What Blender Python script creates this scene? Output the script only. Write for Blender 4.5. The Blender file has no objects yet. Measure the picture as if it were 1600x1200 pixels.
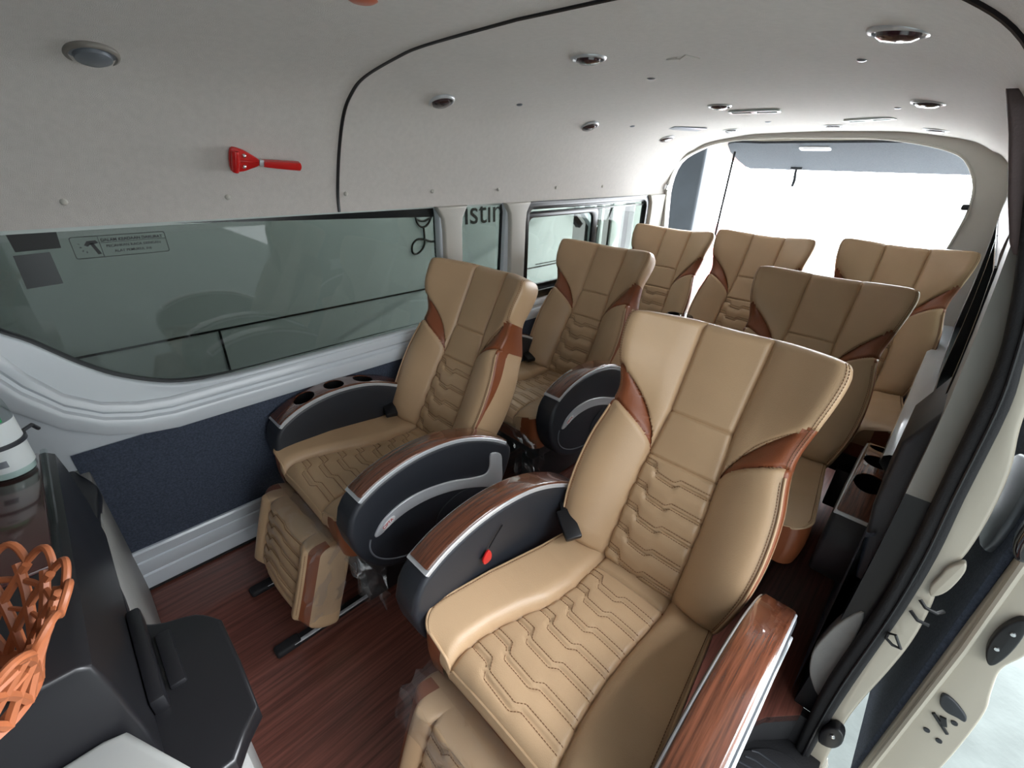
import bpy, bmesh, math, random
import numpy as np
from mathutils import Vector, Matrix
random.seed(7)
rng = np.random.default_rng(7)
S = bpy.context.scene
COL = S.collection

# ------------------------------------------------------------------ camera, world, light, exposure
cam_d = bpy.data.cameras.new('camera'); cam = bpy.data.objects.new('camera', cam_d); COL.objects.link(cam)
cam_d.sensor_fit = 'HORIZONTAL'; cam_d.sensor_width = 36.0; cam_d.lens = 699.17/1600*36
cam_d.clip_start = 0.02; cam_d.clip_end = 200
_y, _p, _r = math.radians(43.998), math.radians(-26.459), math.radians(1.608)
_F = Vector((-math.sin(_y)*math.cos(_p), math.cos(_y)*math.cos(_p), math.sin(_p)))
_R0 = Vector((math.cos(_y), math.sin(_y), 0)); _U0 = _R0.cross(_F)
_R = math.cos(_r)*_R0 + math.sin(_r)*_U0; _U = -math.sin(_r)*_R0 + math.cos(_r)*_U0
cam.matrix_world = Matrix(((_R.x, _U.x, -_F.x, .825), (_R.y, _U.y, -_F.y, -.854), (_R.z, _U.z, -_F.z, 1.439), (0, 0, 0, 1)))
S.camera = cam
W = bpy.data.worlds.new('overcast_sky'); S.world = W; W.use_nodes = True
wn = W.node_tree; bg = wn.nodes['Background']; bg.inputs[1].default_value = 1.0
_tc = wn.nodes.new('ShaderNodeTexCoord'); _acc = None
# base shade of the workshop, bright yard behind the van, high open sky behind, high sky on the door side
for vec, e0, e1, val in (((0, 0, 1), -3, -2, (.52, .55, .58)), ((.10, .99, .10), .62, .86, (11, 11.5, 12)), ((.10, .60, .80), .62, .90, (26, 27, 28.5)), ((.82, -.18, .55), .60, .95, (1.7, 1.78, 1.82)), ((1, 0, 0), .1, .8, (.45, .48, .48))):
    _dp = wn.nodes.new('ShaderNodeVectorMath'); _dp.operation = 'DOT_PRODUCT'; _n = Vector(vec).normalized(); _dp.inputs[1].default_value = _n
    wn.links.new(_tc.outputs['Generated'], _dp.inputs[0])
    _mr = wn.nodes.new('ShaderNodeMapRange'); _mr.interpolation_type = 'SMOOTHSTEP'; wn.links.new(_dp.outputs['Value'], _mr.inputs[0])
    _mr.inputs[1].default_value = e0; _mr.inputs[2].default_value = e1; _mr.inputs[3].default_value = 0; _mr.inputs[4].default_value = 1
    _sc = wn.nodes.new('ShaderNodeVectorMath'); _sc.operation = 'SCALE'; _sc.inputs[0].default_value = val; wn.links.new(_mr.outputs[0], _sc.inputs['Scale'])
    if _acc is None: _acc = _sc
    else:
        _ad = wn.nodes.new('ShaderNodeVectorMath'); _ad.operation = 'ADD'; wn.links.new(_acc.outputs[0], _ad.inputs[0]); wn.links.new(_sc.outputs[0], _ad.inputs[1]); _acc = _ad
wn.links.new(_acc.outputs[0], bg.inputs[0])
S.view_settings.view_transform = 'Standard'; S.view_settings.look = 'None'
S.view_settings.exposure = 0.32; S.view_settings.gamma = 1.0; S.view_settings.use_curve_mapping = False

# ------------------------------------------------------------------ materials
def mat(name, col, rough=.5, metal=0, coat=0, bump=0, bscale=200, vary=0, vscale=8, spec=.5, alpha=None, sheen=0, stretch=None, coat_r=.08):
    m = bpy.data.materials.new(name); m.use_nodes = True
    nt = m.node_tree; b = nt.nodes['Principled BSDF']
    b.inputs['Base Color'].default_value = (*col, 1); b.inputs['Roughness'].default_value = rough
    b.inputs['Metallic'].default_value = metal; b.inputs['Coat Weight'].default_value = coat
    b.inputs['Coat Roughness'].default_value = coat_r; b.inputs['Specular IOR Level'].default_value = spec
    if sheen: b.inputs['Sheen Weight'].default_value = sheen
    tc = nt.nodes.new('ShaderNodeTexCoord'); mp = nt.nodes.new('ShaderNodeMapping')
    nt.links.new(tc.outputs['Object'], mp.inputs[0])
    if stretch: mp.inputs['Scale'].default_value = stretch
    if bump:
        n = nt.nodes.new('ShaderNodeTexNoise'); n.inputs['Scale'].default_value = bscale; n.inputs['Detail'].default_value = 3
        nt.links.new(mp.outputs[0], n.inputs['Vector'])
        bp = nt.nodes.new('ShaderNodeBump'); bp.inputs['Strength'].default_value = bump; bp.inputs['Distance'].default_value = .002
        nt.links.new(n.outputs[0], bp.inputs['Height']); nt.links.new(bp.outputs[0], b.inputs['Normal'])
    if vary:
        n = nt.nodes.new('ShaderNodeTexNoise'); n.inputs['Scale'].default_value = vscale; n.inputs['Detail'].default_value = 6
        nt.links.new(mp.outputs[0], n.inputs['Vector'])
        r = nt.nodes.new('ShaderNodeValToRGB')
        r.color_ramp.elements[0].position = .3; r.color_ramp.elements[1].position = .7
        r.color_ramp.elements[0].color = (*[c*(1-vary) for c in col], 1); r.color_ramp.elements[1].color = (*[min(1, c*(1+vary)) for c in col], 1)
        nt.links.new(n.outputs[0], r.inputs[0]); nt.links.new(r.outputs[0], b.inputs['Base Color'])
    return m

def wood(name, c0, c1, scale, coat, rough, axis=1, planks=0):
    m = bpy.data.materials.new(name); m.use_nodes = True; nt = m.node_tree; b = nt.nodes['Principled BSDF']
    tc = nt.nodes.new('ShaderNodeTexCoord'); mp = nt.nodes.new('ShaderNodeMapping'); nt.links.new(tc.outputs['Object'], mp.inputs[0])
    sc = [scale, scale, scale]; sc[axis] = scale*.03; sc[2] = scale*(.09 if axis == 1 else 1); mp.inputs['Scale'].default_value = sc
    n = nt.nodes.new('ShaderNodeTexNoise'); n.inputs['Scale'].default_value = 1; n.inputs['Detail'].default_value = 8; n.inputs['Roughness'].default_value = .65
    n.inputs['Distortion'].default_value = .15
    nt.links.new(mp.outputs[0], n.inputs['Vector'])
    r = nt.nodes.new('ShaderNodeValToRGB'); e = r.color_ramp.elements
    e[0].position = .36; e[0].color = (*c0, 1); e[1].position = .64; e[1].color = (*c1, 1)
    nt.links.new(n.outputs[0], r.inputs[0]); nt.links.new(r.outputs[0], b.inputs['Base Color'])
    b.inputs['Roughness'].default_value = rough; b.inputs['Coat Weight'].default_value = coat; b.inputs['Coat Roughness'].default_value = .04
    return m

M = dict(
 tan=mat('tan_leather', (.545, .366, .215), .40, bump=.25, bscale=420, vary=.05, vscale=5, coat=.12, coat_r=.3),
 tan2=mat('tan_leather_seat', (.545, .366, .215), .40, bump=.25, bscale=420, vary=.05, vscale=5, coat=.12, coat_r=.3),
 rust=mat('rust_leather', (.25, .072, .026), .38, bump=.25, bscale=420, vary=.08, vscale=6, coat=.15, coat_r=.25),
 thread=mat('brown_thread', (.22, .11, .05), .7),
 dark=mat('charcoal_plastic', (.022, .025, .032), .42, bump=.2, bscale=500),
 black=mat('black_plastic', (.010, .010, .012), .35),
 cup=mat('cup_black', (.004, .004, .005), .65, spec=.2),
 badge=mat('badge_white', (.9, .9, .9), .3),
 rear=mat('rear_trim_lit', (.62, .60, .56), .5),  # cream trim lightened in colour so the hatch frame looks lit
 gloss=mat('gloss_black', (.012, .010, .012), .08, coat=1),
 rubber=mat('black_rubber', (.008, .008, .010), .7, bump=.4, bscale=350),
 silver=mat('silver_plastic', (.66, .68, .71), .30, metal=.35),
 grey=mat('grey_plastic', (.20, .22, .25), .35, metal=.3),
 chrome=mat('chrome', (.75, .75, .77), .12, metal=1),
 paint=mat('white_paint', (.66, .71, .76), .22, coat=.6, vary=.02, vscale=3),
 cream=mat('cream_paint', (.47, .425, .345), .28, coat=.5, vary=.02, vscale=3),
 creamtrim=mat('cream_trim', (.56, .54, .49), .55, bump=.2),
 rooflin=mat('headliner', (.66, .62, .585), .9, bump=.9, bscale=700, vary=.035, vscale=60, sheen=.2),
 navy=mat('navy_felt', (.055, .070, .105), .95, bump=1, bscale=500, vary=.35, vscale=160),
 greyfelt=mat('grey_felt', (.075, .085, .10), .95, bump=1, bscale=400, vary=.15, vscale=120),
 floor=wood('floor_vinyl', (.080, .026, .019), (.215, .075, .054), 75, .25, .38, 1),
 wood=wood('walnut_gloss', (.062, .020, .010), (.165, .054, .026), 190, 1.0, .25, 1),
 red=mat('red_plastic', (.62, .012, .012), .3, coat=.3),
 orange=mat('orange_plastic', (.37, .115, .045), .45),
 concrete=mat('concrete', (.56, .58, .57), .55, bump=.6, bscale=30, vary=.12, vscale=5),
 white=mat('white_body', (.62, .68, .66), .3, coat=.4),
 ink=mat('black_ink', (.006, .006, .006), .5),
 trimbrown=mat('taupe_trim', (.115, .085, .085), .8, bump=.4),
 board=mat('grey_board', (.34, .34, .33), .5, bump=.3, vary=.04, vscale=30),
 tray=mat('tray_gloss', (.055, .020, .018), .15, coat=.8),
 label=mat('white_label', (.62, .66, .66), .5),
 green=mat('green_label', (.03, .35, .12), .5),
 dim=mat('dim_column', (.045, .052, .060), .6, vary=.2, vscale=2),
 hub=mat('black_edge', (.008, .009, .011), .25),
)
def glass(name, tint, refl, rough=.02):
    m = bpy.data.materials.new(name); m.use_nodes = True; nt = m.node_tree; nt.nodes.clear()
    o = nt.nodes.new('ShaderNodeOutputMaterial'); t = nt.nodes.new('ShaderNodeBsdfTransparent'); t.inputs[0].default_value = (*tint, 1)
    g = nt.nodes.new('ShaderNodeBsdfGlossy'); g.inputs['Roughness'].default_value = rough; g.inputs[0].default_value = (1, 1, 1, 1)
    f = nt.nodes.new('ShaderNodeFresnel'); f.inputs[0].default_value = refl
    ge = nt.nodes.new('ShaderNodeNewGeometry'); inv = nt.nodes.new('ShaderNodeMath'); inv.operation = 'SUBTRACT'; inv.inputs[0].default_value = 1; nt.links.new(ge.outputs['Backfacing'], inv.inputs[1])
    mu = nt.nodes.new('ShaderNodeMath'); mu.operation = 'MULTIPLY'; fs_ = nt.nodes.new('ShaderNodeMath'); fs_.operation = 'MULTIPLY'; fs_.inputs[1].default_value = .55; nt.links.new(f.outputs[0], fs_.inputs[0]); nt.links.new(fs_.outputs[0], mu.inputs[0]); nt.links.new(inv.outputs[0], mu.inputs[1])
    mx = nt.nodes.new('ShaderNodeMixShader'); nt.links.new(mu.outputs[0], mx.inputs[0]); nt.links.new(t.outputs[0], mx.inputs[1]); nt.links.new(g.outputs[0], mx.inputs[2])
    nt.links.new(mx.outputs[0], o.inputs[0]); return m
M['glass_dark'] = glass('dark_tinted_glass', (.47, .485, .455), 1.5); M['glass_mid'] = glass('mid_tinted_glass', (.43, .45, .425), 1.5); M['glass'] = glass('tinted_glass', (.47, .49, .465), 1.5)
M['clear'] = glass('clear_plastic', (.90, .93, .925), 1.4, .05)
def film_mat():
    m = bpy.data.materials.new('plastic_film'); m.use_nodes = True; nt = m.node_tree; nt.nodes.clear()
    o = nt.nodes.new('ShaderNodeOutputMaterial'); t = nt.nodes.new('ShaderNodeBsdfTransparent'); t.inputs[0].default_value = (.93, .94, .95, 1)
    g = nt.nodes.new('ShaderNodeBsdfGlossy'); g.inputs['Roughness'].default_value = .16
    d = nt.nodes.new('ShaderNodeBsdfDiffuse'); d.inputs[0].default_value = (.75, .78, .8, 1)
    n = nt.nodes.new('ShaderNodeTexNoise'); n.inputs['Scale'].default_value = 14; n.inputs['Detail'].default_value = 2
    tc = nt.nodes.new('ShaderNodeTexCoord'); nt.links.new(tc.outputs['Object'], n.inputs['Vector'])
    bp = nt.nodes.new('ShaderNodeBump'); bp.inputs['Strength'].default_value = .25; bp.inputs['Distance'].default_value = .02
    nt.links.new(n.outputs[0], bp.inputs['Height']); nt.links.new(bp.outputs[0], g.inputs['Normal'])
    m1 = nt.nodes.new('ShaderNodeMixShader'); m1.inputs[0].default_value = .22; nt.links.new(g.outputs[0], m1.inputs[1]); nt.links.new(d.outputs[0], m1.inputs[2])
    f = nt.nodes.new('ShaderNodeLayerWeight'); f.inputs[0].default_value = .22; nt.links.new(bp.outputs[0], f.inputs['Normal'])
    a = nt.nodes.new('ShaderNodeMath'); a.operation = 'MULTIPLY_ADD'; a.inputs[1].default_value = .30; a.inputs[2].default_value = .09; nt.links.new(f.outputs['Fresnel'], a.inputs[0])
    m2 = nt.nodes.new('ShaderNodeMixShader'); nt.links.new(a.outputs[0], m2.inputs[0]); nt.links.new(t.outputs[0], m2.inputs[1]); nt.links.new(m1.outputs[0], m2.inputs[2])
    nt.links.new(m2.outputs[0], o.inputs[0]); return m
M['film'] = film_mat()

# ------------------------------------------------------------------ mesh helpers
def add(name, me, m=None, parent=None, loc=None, kind=None, label=None, cat=None, group=None):
    o = bpy.data.objects.new(name, me); COL.objects.link(o)
    if m is not None:
        if isinstance(m, str): m = M[m]
        if me is not None and not me.materials: me.materials.append(m)
    if parent: o.parent = parent
    if loc is not None: o.location = loc
    if kind: o['kind'] = kind
    if label: o['label'] = label
    if cat: o['category'] = cat
    if group: o['group'] = group
    return o
def thing(name, label, cat, loc=(0, 0, 0), group=None, rot=None):
    o = add(name, None, loc=loc, label=label, cat=cat, group=group); o.empty_display_size = .05
    if rot: o.rotation_euler = rot
    return o
def struct(name, me, m, label=None, cat=None):
    return add(name, me, m, kind='structure', label=label, cat=cat)
def mesh(verts, faces, smooth=True, recalc=True, angle=None):
    me = bpy.data.meshes.new('mesh'); me.from_pydata([tuple(map(float, v)) for v in verts], [], [list(map(int, f)) for f in faces]); me.validate()
    if recalc:
        bm = bmesh.new(); bm.from_mesh(me); bmesh.ops.recalc_face_normals(bm, faces=bm.faces); bm.to_mesh(me); bm.free()
    if smooth: smoothing(me, angle)
    return me
def smoothing(me, angle=None):
    for p in me.polygons: p.use_smooth = True
    me.set_sharp_from_angle(angle=math.radians(angle or 38))
def frombm(bm, smooth=True, angle=None):
    me = bpy.data.meshes.new('mesh'); bm.to_mesh(me); bm.free()
    if smooth: smoothing(me, angle)
    return me
def joinm(parts):
    bm = bmesh.new()
    for p in parts: bm.from_mesh(p)
    return frombm(bm)
def prism(ax, outline, a0, a1, bevel=0, seg=3):
    """closed 2D outline (other two axes in order) extruded along axis ax"""
    bm = bmesh.new(); n = len(outline)
    def v3(p, a):
        c = list(p); c.insert(ax, a); return c
    A = [bm.verts.new(v3(p, a0)) for p in outline]; B = [bm.verts.new(v3(p, a1)) for p in outline]
    fa = bm.faces.new(A); fb = bm.faces.new(B[::-1])
    for i in range(n): bm.faces.new([A[i], A[(i+1) % n], B[(i+1) % n], B[i]])
    bmesh.ops.recalc_face_normals(bm, faces=bm.faces)
    if bevel:
        es = list(set(fa.edges) | set(fb.edges))
        bmesh.ops.bevel(bm, geom=es, offset=bevel, segments=seg, profile=.5, affect='EDGES', clamp_overlap=True)
    return frombm(bm)
def box(x0, x1, y0, y1, z0, z1, bevel=0, seg=2):
    bm = bmesh.new(); bmesh.ops.create_cube(bm, size=1)
    for v in bm.verts: v.co = Vector(((x0+x1)/2+v.co.x*(x1-x0), (y0+y1)/2+v.co.y*(y1-y0), (z0+z1)/2+v.co.z*(z1-z0)))
    if bevel: bmesh.ops.bevel(bm, geom=list(bm.edges), offset=bevel, segments=seg, profile=.5, affect='EDGES', clamp_overlap=True)
    return frombm(bm)
def tube(pts, r, n=8, closed=False, cap=True):
    pts = [Vector(p) for p in pts]; N = len(pts); vs = []; fs = []
    rr = r if hasattr(r, '__len__') else [r]*N
    prev = None
    for i, p in enumerate(pts):
        if closed: t = pts[(i+1) % N]-pts[i-1]
        else: t = pts[min(i+1, N-1)]-pts[max(i-1, 0)]
        t.normalize()
        if prev is None: a = t.orthogonal().normalized()
        else:
            a = prev - t*prev.dot(t); a.normalize()
        prev = a; b = t.cross(a)
        for k in range(n):
            an = 2*math.pi*k/n; vs.append(p+(a*math.cos(an)+b*math.sin(an))*rr[i])
    for i in range(N if closed else N-1):
        j = (i+1) % N
        for k in range(n): fs.append([i*n+k, i*n+(k+1) % n, j*n+(k+1) % n, j*n+k])
    if cap and not closed: fs.append(list(range(n))[::-1]); fs.append([(N-1)*n+k for k in range(n)])
    return mesh(vs, fs)
def lathe(prof, n=32, axis=2, c=(0, 0, 0), sx=1, sy=1):
    vs = []; fs = []
    for (r, h) in prof:
        for k in range(n):
            a = 2*math.pi*k/n; q = [r*math.cos(a)*sx, r*math.sin(a)*sy]; q.insert(axis, h)
            vs.append([q[0]+c[0], q[1]+c[1], q[2]+c[2]])
    for i in range(len(prof)-1):
        for k in range(n): fs.append([i*n+k, i*n+(k+1) % n, (i+1)*n+(k+1) % n, (i+1)*n+k])
    return mesh(vs, fs)
def arcpts(cx, cy, rx, ry, a0, a1, n=10):
    return [(cx+rx*math.cos(math.radians(a0+(a1-a0)*i/n)), cy+ry*math.sin(math.radians(a0+(a1-a0)*i/n))) for i in range(n+1)]
def rrect(x0, x1, y0, y1, r, n=6):
    return arcpts(x1-r, y1-r, r, r, 0, 90, n)+arcpts(x0+r, y1-r, r, r, 90, 180, n)+arcpts(x0+r, y0+r, r, r, 180, 270, n)+arcpts(x1-r, y0+r, r, r, 270, 360, n)
def smooth_poly(pts, n=6, closed=True):
    P = np.array(pts, float); N = len(P); out = []
    for i in range(N if closed else N-1):
        if closed: p0, p1, p2, p3 = P[i-1], P[i], P[(i+1) % N], P[(i+2) % N]
        else: p0, p1, p2, p3 = P[max(i-1, 0)], P[i], P[i+1], P[min(i+2, N-1)]
        for k in range(n):
            t = k/n; out.append(.5*((2*p1)+(-p0+p2)*t+(2*p0-5*p1+4*p2-p3)*t*t+(-p0+3*p1-3*p2+p3)*t**3))
    if not closed: out.append(P[-1])
    return [tuple(q) for q in out]
def sheet_holes(outline, holes, a0, a1, ax, bevel=0.0):
    """flat plate with holes: 2D coords are the two axes other than ax; spans a0..a1 along ax"""
    cu = bpy.data.curves.new('c', 'CURVE'); cu.dimensions = '2D'; cu.fill_mode = 'BOTH'; cu.extrude = abs(a1-a0)/2-bevel
    cu.bevel_depth = bevel; cu.bevel_resolution = 2; cu.offset = -bevel
    for L in [outline]+holes:
        sp = cu.splines.new('POLY'); sp.points.add(len(L)-1); sp.use_cyclic_u = True
        for q, p in zip(sp.points, L): q.co = (p[0], p[1], 0, 1)
    o = bpy.data.objects.new('t', cu); COL.objects.link(o)
    dg = bpy.context.evaluated_depsgraph_get(); me = bpy.data.meshes.new_from_object(o.evaluated_get(dg))
    bpy.data.objects.remove(o); mid = (a0+a1)/2
    for v in me.vertices:
        q = [v.co.x, v.co.y]; q.insert(ax, mid+v.co.z); v.co = q
    bm = bmesh.new(); bm.from_mesh(me); bmesh.ops.remove_doubles(bm, verts=bm.verts, dist=1e-5); bmesh.ops.recalc_face_normals(bm, faces=bm.faces)
    me2 = frombm(bm); me2.materials.clear(); return me2
def text_mesh(txt, size, origin, xdir, ydir, thick=.0006, offset=0):
    cu = bpy.data.curves.new('t', 'FONT'); cu.body = txt; cu.size = size; cu.extrude = thick; cu.offset = offset
    o = bpy.data.objects.new('t', cu); COL.objects.link(o)
    dg = bpy.context.evaluated_depsgraph_get(); me = bpy.data.meshes.new_from_object(o.evaluated_get(dg)); bpy.data.objects.remove(o)
    X = Vector(xdir).normalized(); Y = Vector(ydir).normalized(); Z = X.cross(Y); O = Vector(origin)
    for v in me.vertices: v.co = O+X*v.co.x+Y*v.co.y+Z*v.co.z
    me.materials.clear(); return me
def boolcut(me, cutters):
    o = bpy.data.objects.new('b', me); COL.objects.link(o); tmp = [o]
    for c in cutters:
        q = bpy.data.objects.new('b2', c); COL.objects.link(q); tmp.append(q)
        md = o.modifiers.new('b', 'BOOLEAN'); md.operation = 'DIFFERENCE'; md.solver = 'EXACT'; md.object = q
    bpy.context.view_layer.update()
    dg = bpy.context.evaluated_depsgraph_get(); r = bpy.data.meshes.new_from_object(o.evaluated_get(dg))
    for t in tmp: bpy.data.objects.remove(t)
    for p_ in r.polygons: p_.material_index = 0
    smoothing(r); return r
def interp(x, xs, ys): return float(np.interp(x, xs, ys))
def sstep(a, b, x):
    t = np.clip((x-a)/(b-a), 0, 1); return t*t*(3-2*t)

# ------------------------------------------------------------------ van shell
CX = .065
PD = [0, .3, .43, .593, .676, .743, .806, .852, .861]; PZ = [1.685, 1.679, 1.667, 1.640, 1.607, 1.553, 1.447, 1.328, 1.262]
from_spline = smooth_poly(list(zip(PD, PZ)), 6, False)
SPD = [p[0] for p in from_spline]; SPZ = [p[1] for p in from_spline]
def drop(y):
    t = min(max((y-.6)/1.7, 0), 1); return .06*t*t*(3-2*t)
def ceil_z(x, y): return interp(abs(x-CX), SPD, SPZ)-drop(y)*(1 if abs(x-CX) < .7 else max(0, 1-(abs(x-CX)-.7)/.15))
def ceil_mesh(y0, y1, dl, dr, t=.012):
    ys = np.linspace(y0, y1, max(4, int((y1-y0)/.08)))
    ds = [(-d, z) for d, z in from_spline if d <= dl][::-1]+[(d, z) for d, z in from_spline if 0 < d <= dr]
    vs = []; fs = []; n = len(ds)
    for lay in (0, 1):
        for y in ys:
            for d, z in ds:
                f = 1+(.02 if lay else 0)
                vs.append((CX+d*f, y, z-drop(y)*(1 if abs(d) < .7 else max(0, 1-(abs(d)-.7)/.15))+(t if lay else 0)))
    m = len(ys)
    def id(l, i, j): return l*m*n+i*n+j
    for l in (0, 1):
        for i in range(m-1):
            for j in range(n-1): fs.append([id(l, i, j), id(l, i, j+1), id(l, i+1, j+1), id(l, i+1, j)])
    for i in range(m-1):
        for j in (0, n-1): fs.append([id(0, i, j), id(0, i+1, j), id(1, i+1, j), id(1, i, j)])
    for j in range(n-1):
        for i in (0, m-1): fs.append([id(0, i, j), id(0, i, j+1), id(1, i, j+1), id(1, i, j)])
    return mesh(vs, fs, angle=50)
struct('ceiling', joinm([ceil_mesh(-2.3, -.086, .861, .745), ceil_mesh(-.074, .32, .861, .76), ceil_mesh(.32, 2.30, .861, .861)]), 'rooflin', 'grey beige fabric headliner of the van roof', 'ceiling')
# roof shell above, light tight, with outer skin
struct('roof', prism(1, [(CX-.95, 1.25), (CX-.93, 1.45), (CX-.8, 1.66), (CX-.5, 1.76), (CX, 1.79), (CX+.5, 1.76), (CX+.8, 1.66), (CX+.9, 1.585), (CX+.75, 1.572),
   (CX+.69, 1.64), (CX+.4, 1.71), (CX, 1.72), (CX-.5, 1.69), (CX-.72, 1.62), (CX-.83, 1.5), (CX-.89, 1.25)], -2.3, 2.36), 'white', 'white outer roof skin of the van', 'roof')
# dark groove between the two headliner sections
gp = [(CX-d, -.08, z+.001) for d, z in from_spline][::-1]+[(CX+d, -.08, z+.001) for d, z in from_spline if 0 < d <= .745]
struct('trim_1', tube(gp, .0055, 8), 'black', 'dark seam line curving across the headliner', 'trim')

struct('floor', prism(2, [(-.91, -1.6), (.80, -1.6), (.80, .10), (.86, .22), (.93, .30), (.93, 2.32), (-.91, 2.32)], -.03, 0), 'floor', 'dark red brown wood effect vinyl floor', 'floor')

# left wall: painted metal with three window openings
w1 = smooth_poly([(-1.15, 1.30), (-1.10, 1.20), (-1.02, 1.05), (-.955, .985), (-.88, .90), (-.807, .838), (-.70, .785), (-.58, .765), (-.46, .76)], 5, False)+[(.30, .76)]+arcpts(.32, .80, .04, .04, -90, 0, 4)+[(.36, 1.22), (.345, 1.30)]
w2 = [(.49, .76), (.70, .76)]+arcpts(.70, .80, .035, .04, -90, 0, 4)+[(.755, 1.22), (.74, 1.30), (.485, 1.30), (.465, 1.22), (.455, .80)]
w3 = rrect(.885, 2.10, .76, 1.262, .05)
body_out = [(-2.3, .60), (2.32, .60), (2.32, 1.33), (-2.3, 1.33)]
struct('wall_left', sheet_holes(body_out, [w1, w2, w3], -.845, -.80, 0, .006), 'paint', 'white painted metal side wall with the window openings', 'wall')
# pressed ledges under the windows
def sweep_y(prof, y0, y1, n=2):
    ys = np.linspace(y0, y1, n); vs = []; fs = []; k = len(prof)
    for y in ys:
        for x, z in prof: vs.append((x, y, z))
    for i in range(n-1):
        for j in range(k-1): fs.append([i*k+j, i*k+j+1, (i+1)*k+j+1, (i+1)*k+j])
    return vs, fs
lp = [(-.81, .752), (-.797, .750), (-.790, .742), (-.788, .722), (-.794, .714), (-.792, .704), (-.782, .698), (-.779, .69), (-.779, .655), (-.783, .648), (-.81, .645)]
v, f = sweep_y(lp, -.72, 2.30, 2)
# the ledge curls up round the front corner of the first window
ring = []
path = [(-.72, 0, 1), (-.80, .012, .98), (-.88, .04, .9), (-.95, .09, .8), (-1.01, .17, .72), (-1.06, .27, .66), (-1.10, .40, .6), (-1.13, .56, .6)]
vs = []; fs = []; k = len(lp)
for (y, dz, sc) in path:
    nx = len(vs)//k
    for x, z in lp:
        off = (z-.70)
        if nx == 0: vs.append((x, y, z))
        else:
            ang = min(1.2, dz*3.2); vs.append((x, y-off*math.sin(ang)*.9*0+off*0 - (0.0) - (.70-z)*math.sin(ang), .70+dz+off*math.cos(ang)))
for i in range(len(path)-1):
    for j in range(k-1): fs.append([i*k+j, i*k+j+1, (i+1)*k+j+1, (i+1)*k+j])
struct('trim_2', joinm([mesh(v, f), mesh(vs, fs)]), 'paint', 'pressed white ledge running under the side windows', 'trim')
struct('wall_front_left', joinm([box(-.845, -.80, -2.3, -1.14, .0, 1.33, .004), box(-.80, -.779, -2.3, -1.06, .648, .70, .004), box(-.90, -.80, -2.3, -1.10, .20, .652, .004)]), 'paint', 'white painted side wall ahead of the first window', 'wall')
# felt panel and ribbed rocker
v, f = sweep_y([(-.795, .655), (-.792, .640), (-.83, .45), (-.87, .20), (-.89, .16)], -.98, 2.30, 30)
struct('trim_3', mesh(v, f), 'navy', 'navy blue felt panel along the left wall', 'trim')
v, f = sweep_y([(-.90, .20), (-.862, .198), (-.858, .19), (-.868, .15), (-.872, .146), (-.866, .142), (-.868, .112), (-.880, .082), (-.884, .078), (-.878, .072), (-.882, .02), (-.886, .006), (-.885, 0)], -.98, 2.30, 2)
struct('baseboard_left', mesh(v, f, angle=20), 'paint', 'ribbed white rocker strip along the left floor edge', 'baseboard')
v, f = sweep_y([(-.900, 0), (-.879, .004), (-.876, .009), (-.890, .012)], -.98, 2.30, 2)
struct('trim_4', mesh(v, f), 'rubber', 'thin black edging where the left rocker meets the floor', 'trim')

# windows: glass plus black frit ring
def window(n, hole, label, extra=None):
    c = np.mean(np.array(hole), axis=0)
    g = prism(0, hole, -.838, -.834)
    w = struct('window_%d' % n, g, ['glass_dark', 'glass_mid', 'glass'][n-1], label, 'window')
    # frit: ring inset by 12 mm
    def inset(L, d):
        out = []; N = len(L)
        P = np.array(L)
        for i in range(N):
            a = P[i-1]; b = P[(i+1) % N]; t = b-a; t /= (np.linalg.norm(t)+1e-9); nrm = np.array([-t[1], t[0]])
            if nrm @ (c-P[i]) < 0: nrm = -nrm
            out.append(tuple(P[i]+nrm*d))
        return out
    fr = add('frit', sheet_holes(inset(hole, -.01), [inset(hole, .011)], -.833, -.824, 0), 'hub', w)
    return w
win1 = window(1, w1, 'large tinted side window with curved front corner')
win2 = window(2, w2, 'narrow tinted side window between two white pillars')
win3 = window(3, w3, 'sliding tinted side window with thick black frame')
# sliding window frames
fr = joinm([sheet_holes(rrect(.885, 2.10, .757, 1.262, .05), [rrect(.915, 2.07, .80, 1.232, .045)], -.83, -.792, 0, .004),
            sheet_holes(rrect(.91, 1.55, .795, 1.21, .04), [rrect(.935, 1.50, .83, 1.18, .04)], -.832, -.815, 0, .003),
            box(-.822, -.80, .92, 2.05, 1.222, 1.236, .002), box(-.825, -.805, .92, 2.05, 1.20, 1.208, .002)])
add('window_frame', fr, 'hub', win3)
add('sliding_rail', joinm([box(-.815, -.795, .93, 2.05, 1.238, 1.246, .002)]), 'grey', win3)
# stickers on the first pane
st = thing('sticker', 'black rectangular tint strip at the front top corner of the first window', 'sticker', (-.833, -.86, 1.22))
add('film_patch', prism(0, [(-.047, -.012), (.037, -.010), (.040, .030), (-.050, .030)], 0, .0008), 'ink', st)
st = thing('sticker', 'dark square film patch below the black strip on the first window', 'sticker', (-.833, -.88, 1.16))
add('film_patch', prism(0, [(-.036, -.042), (.034, -.038), (.033, .042), (-.034, .040)], 0, .0008), 'hub', st)
st = thing('sticker', 'emergency hammer notice sticker with black frame and hammer symbol', 'sticker', (-.832, -.70, 1.206))
def X2(pts, t=.0008): return prism(0, pts, 0, t)
add('frame_lines', joinm([sheet_holes(rrect(-.103, .103, -.028, .028, .006), [rrect(-.1015, .1015, -.0265, .0265, .005)], 0, .0008, 0), box(0, .0008, -.046, -.0448, -.027, .027), box(0, .0008, -.046, .102, .009, .0102)]), 'ink', st)
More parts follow.
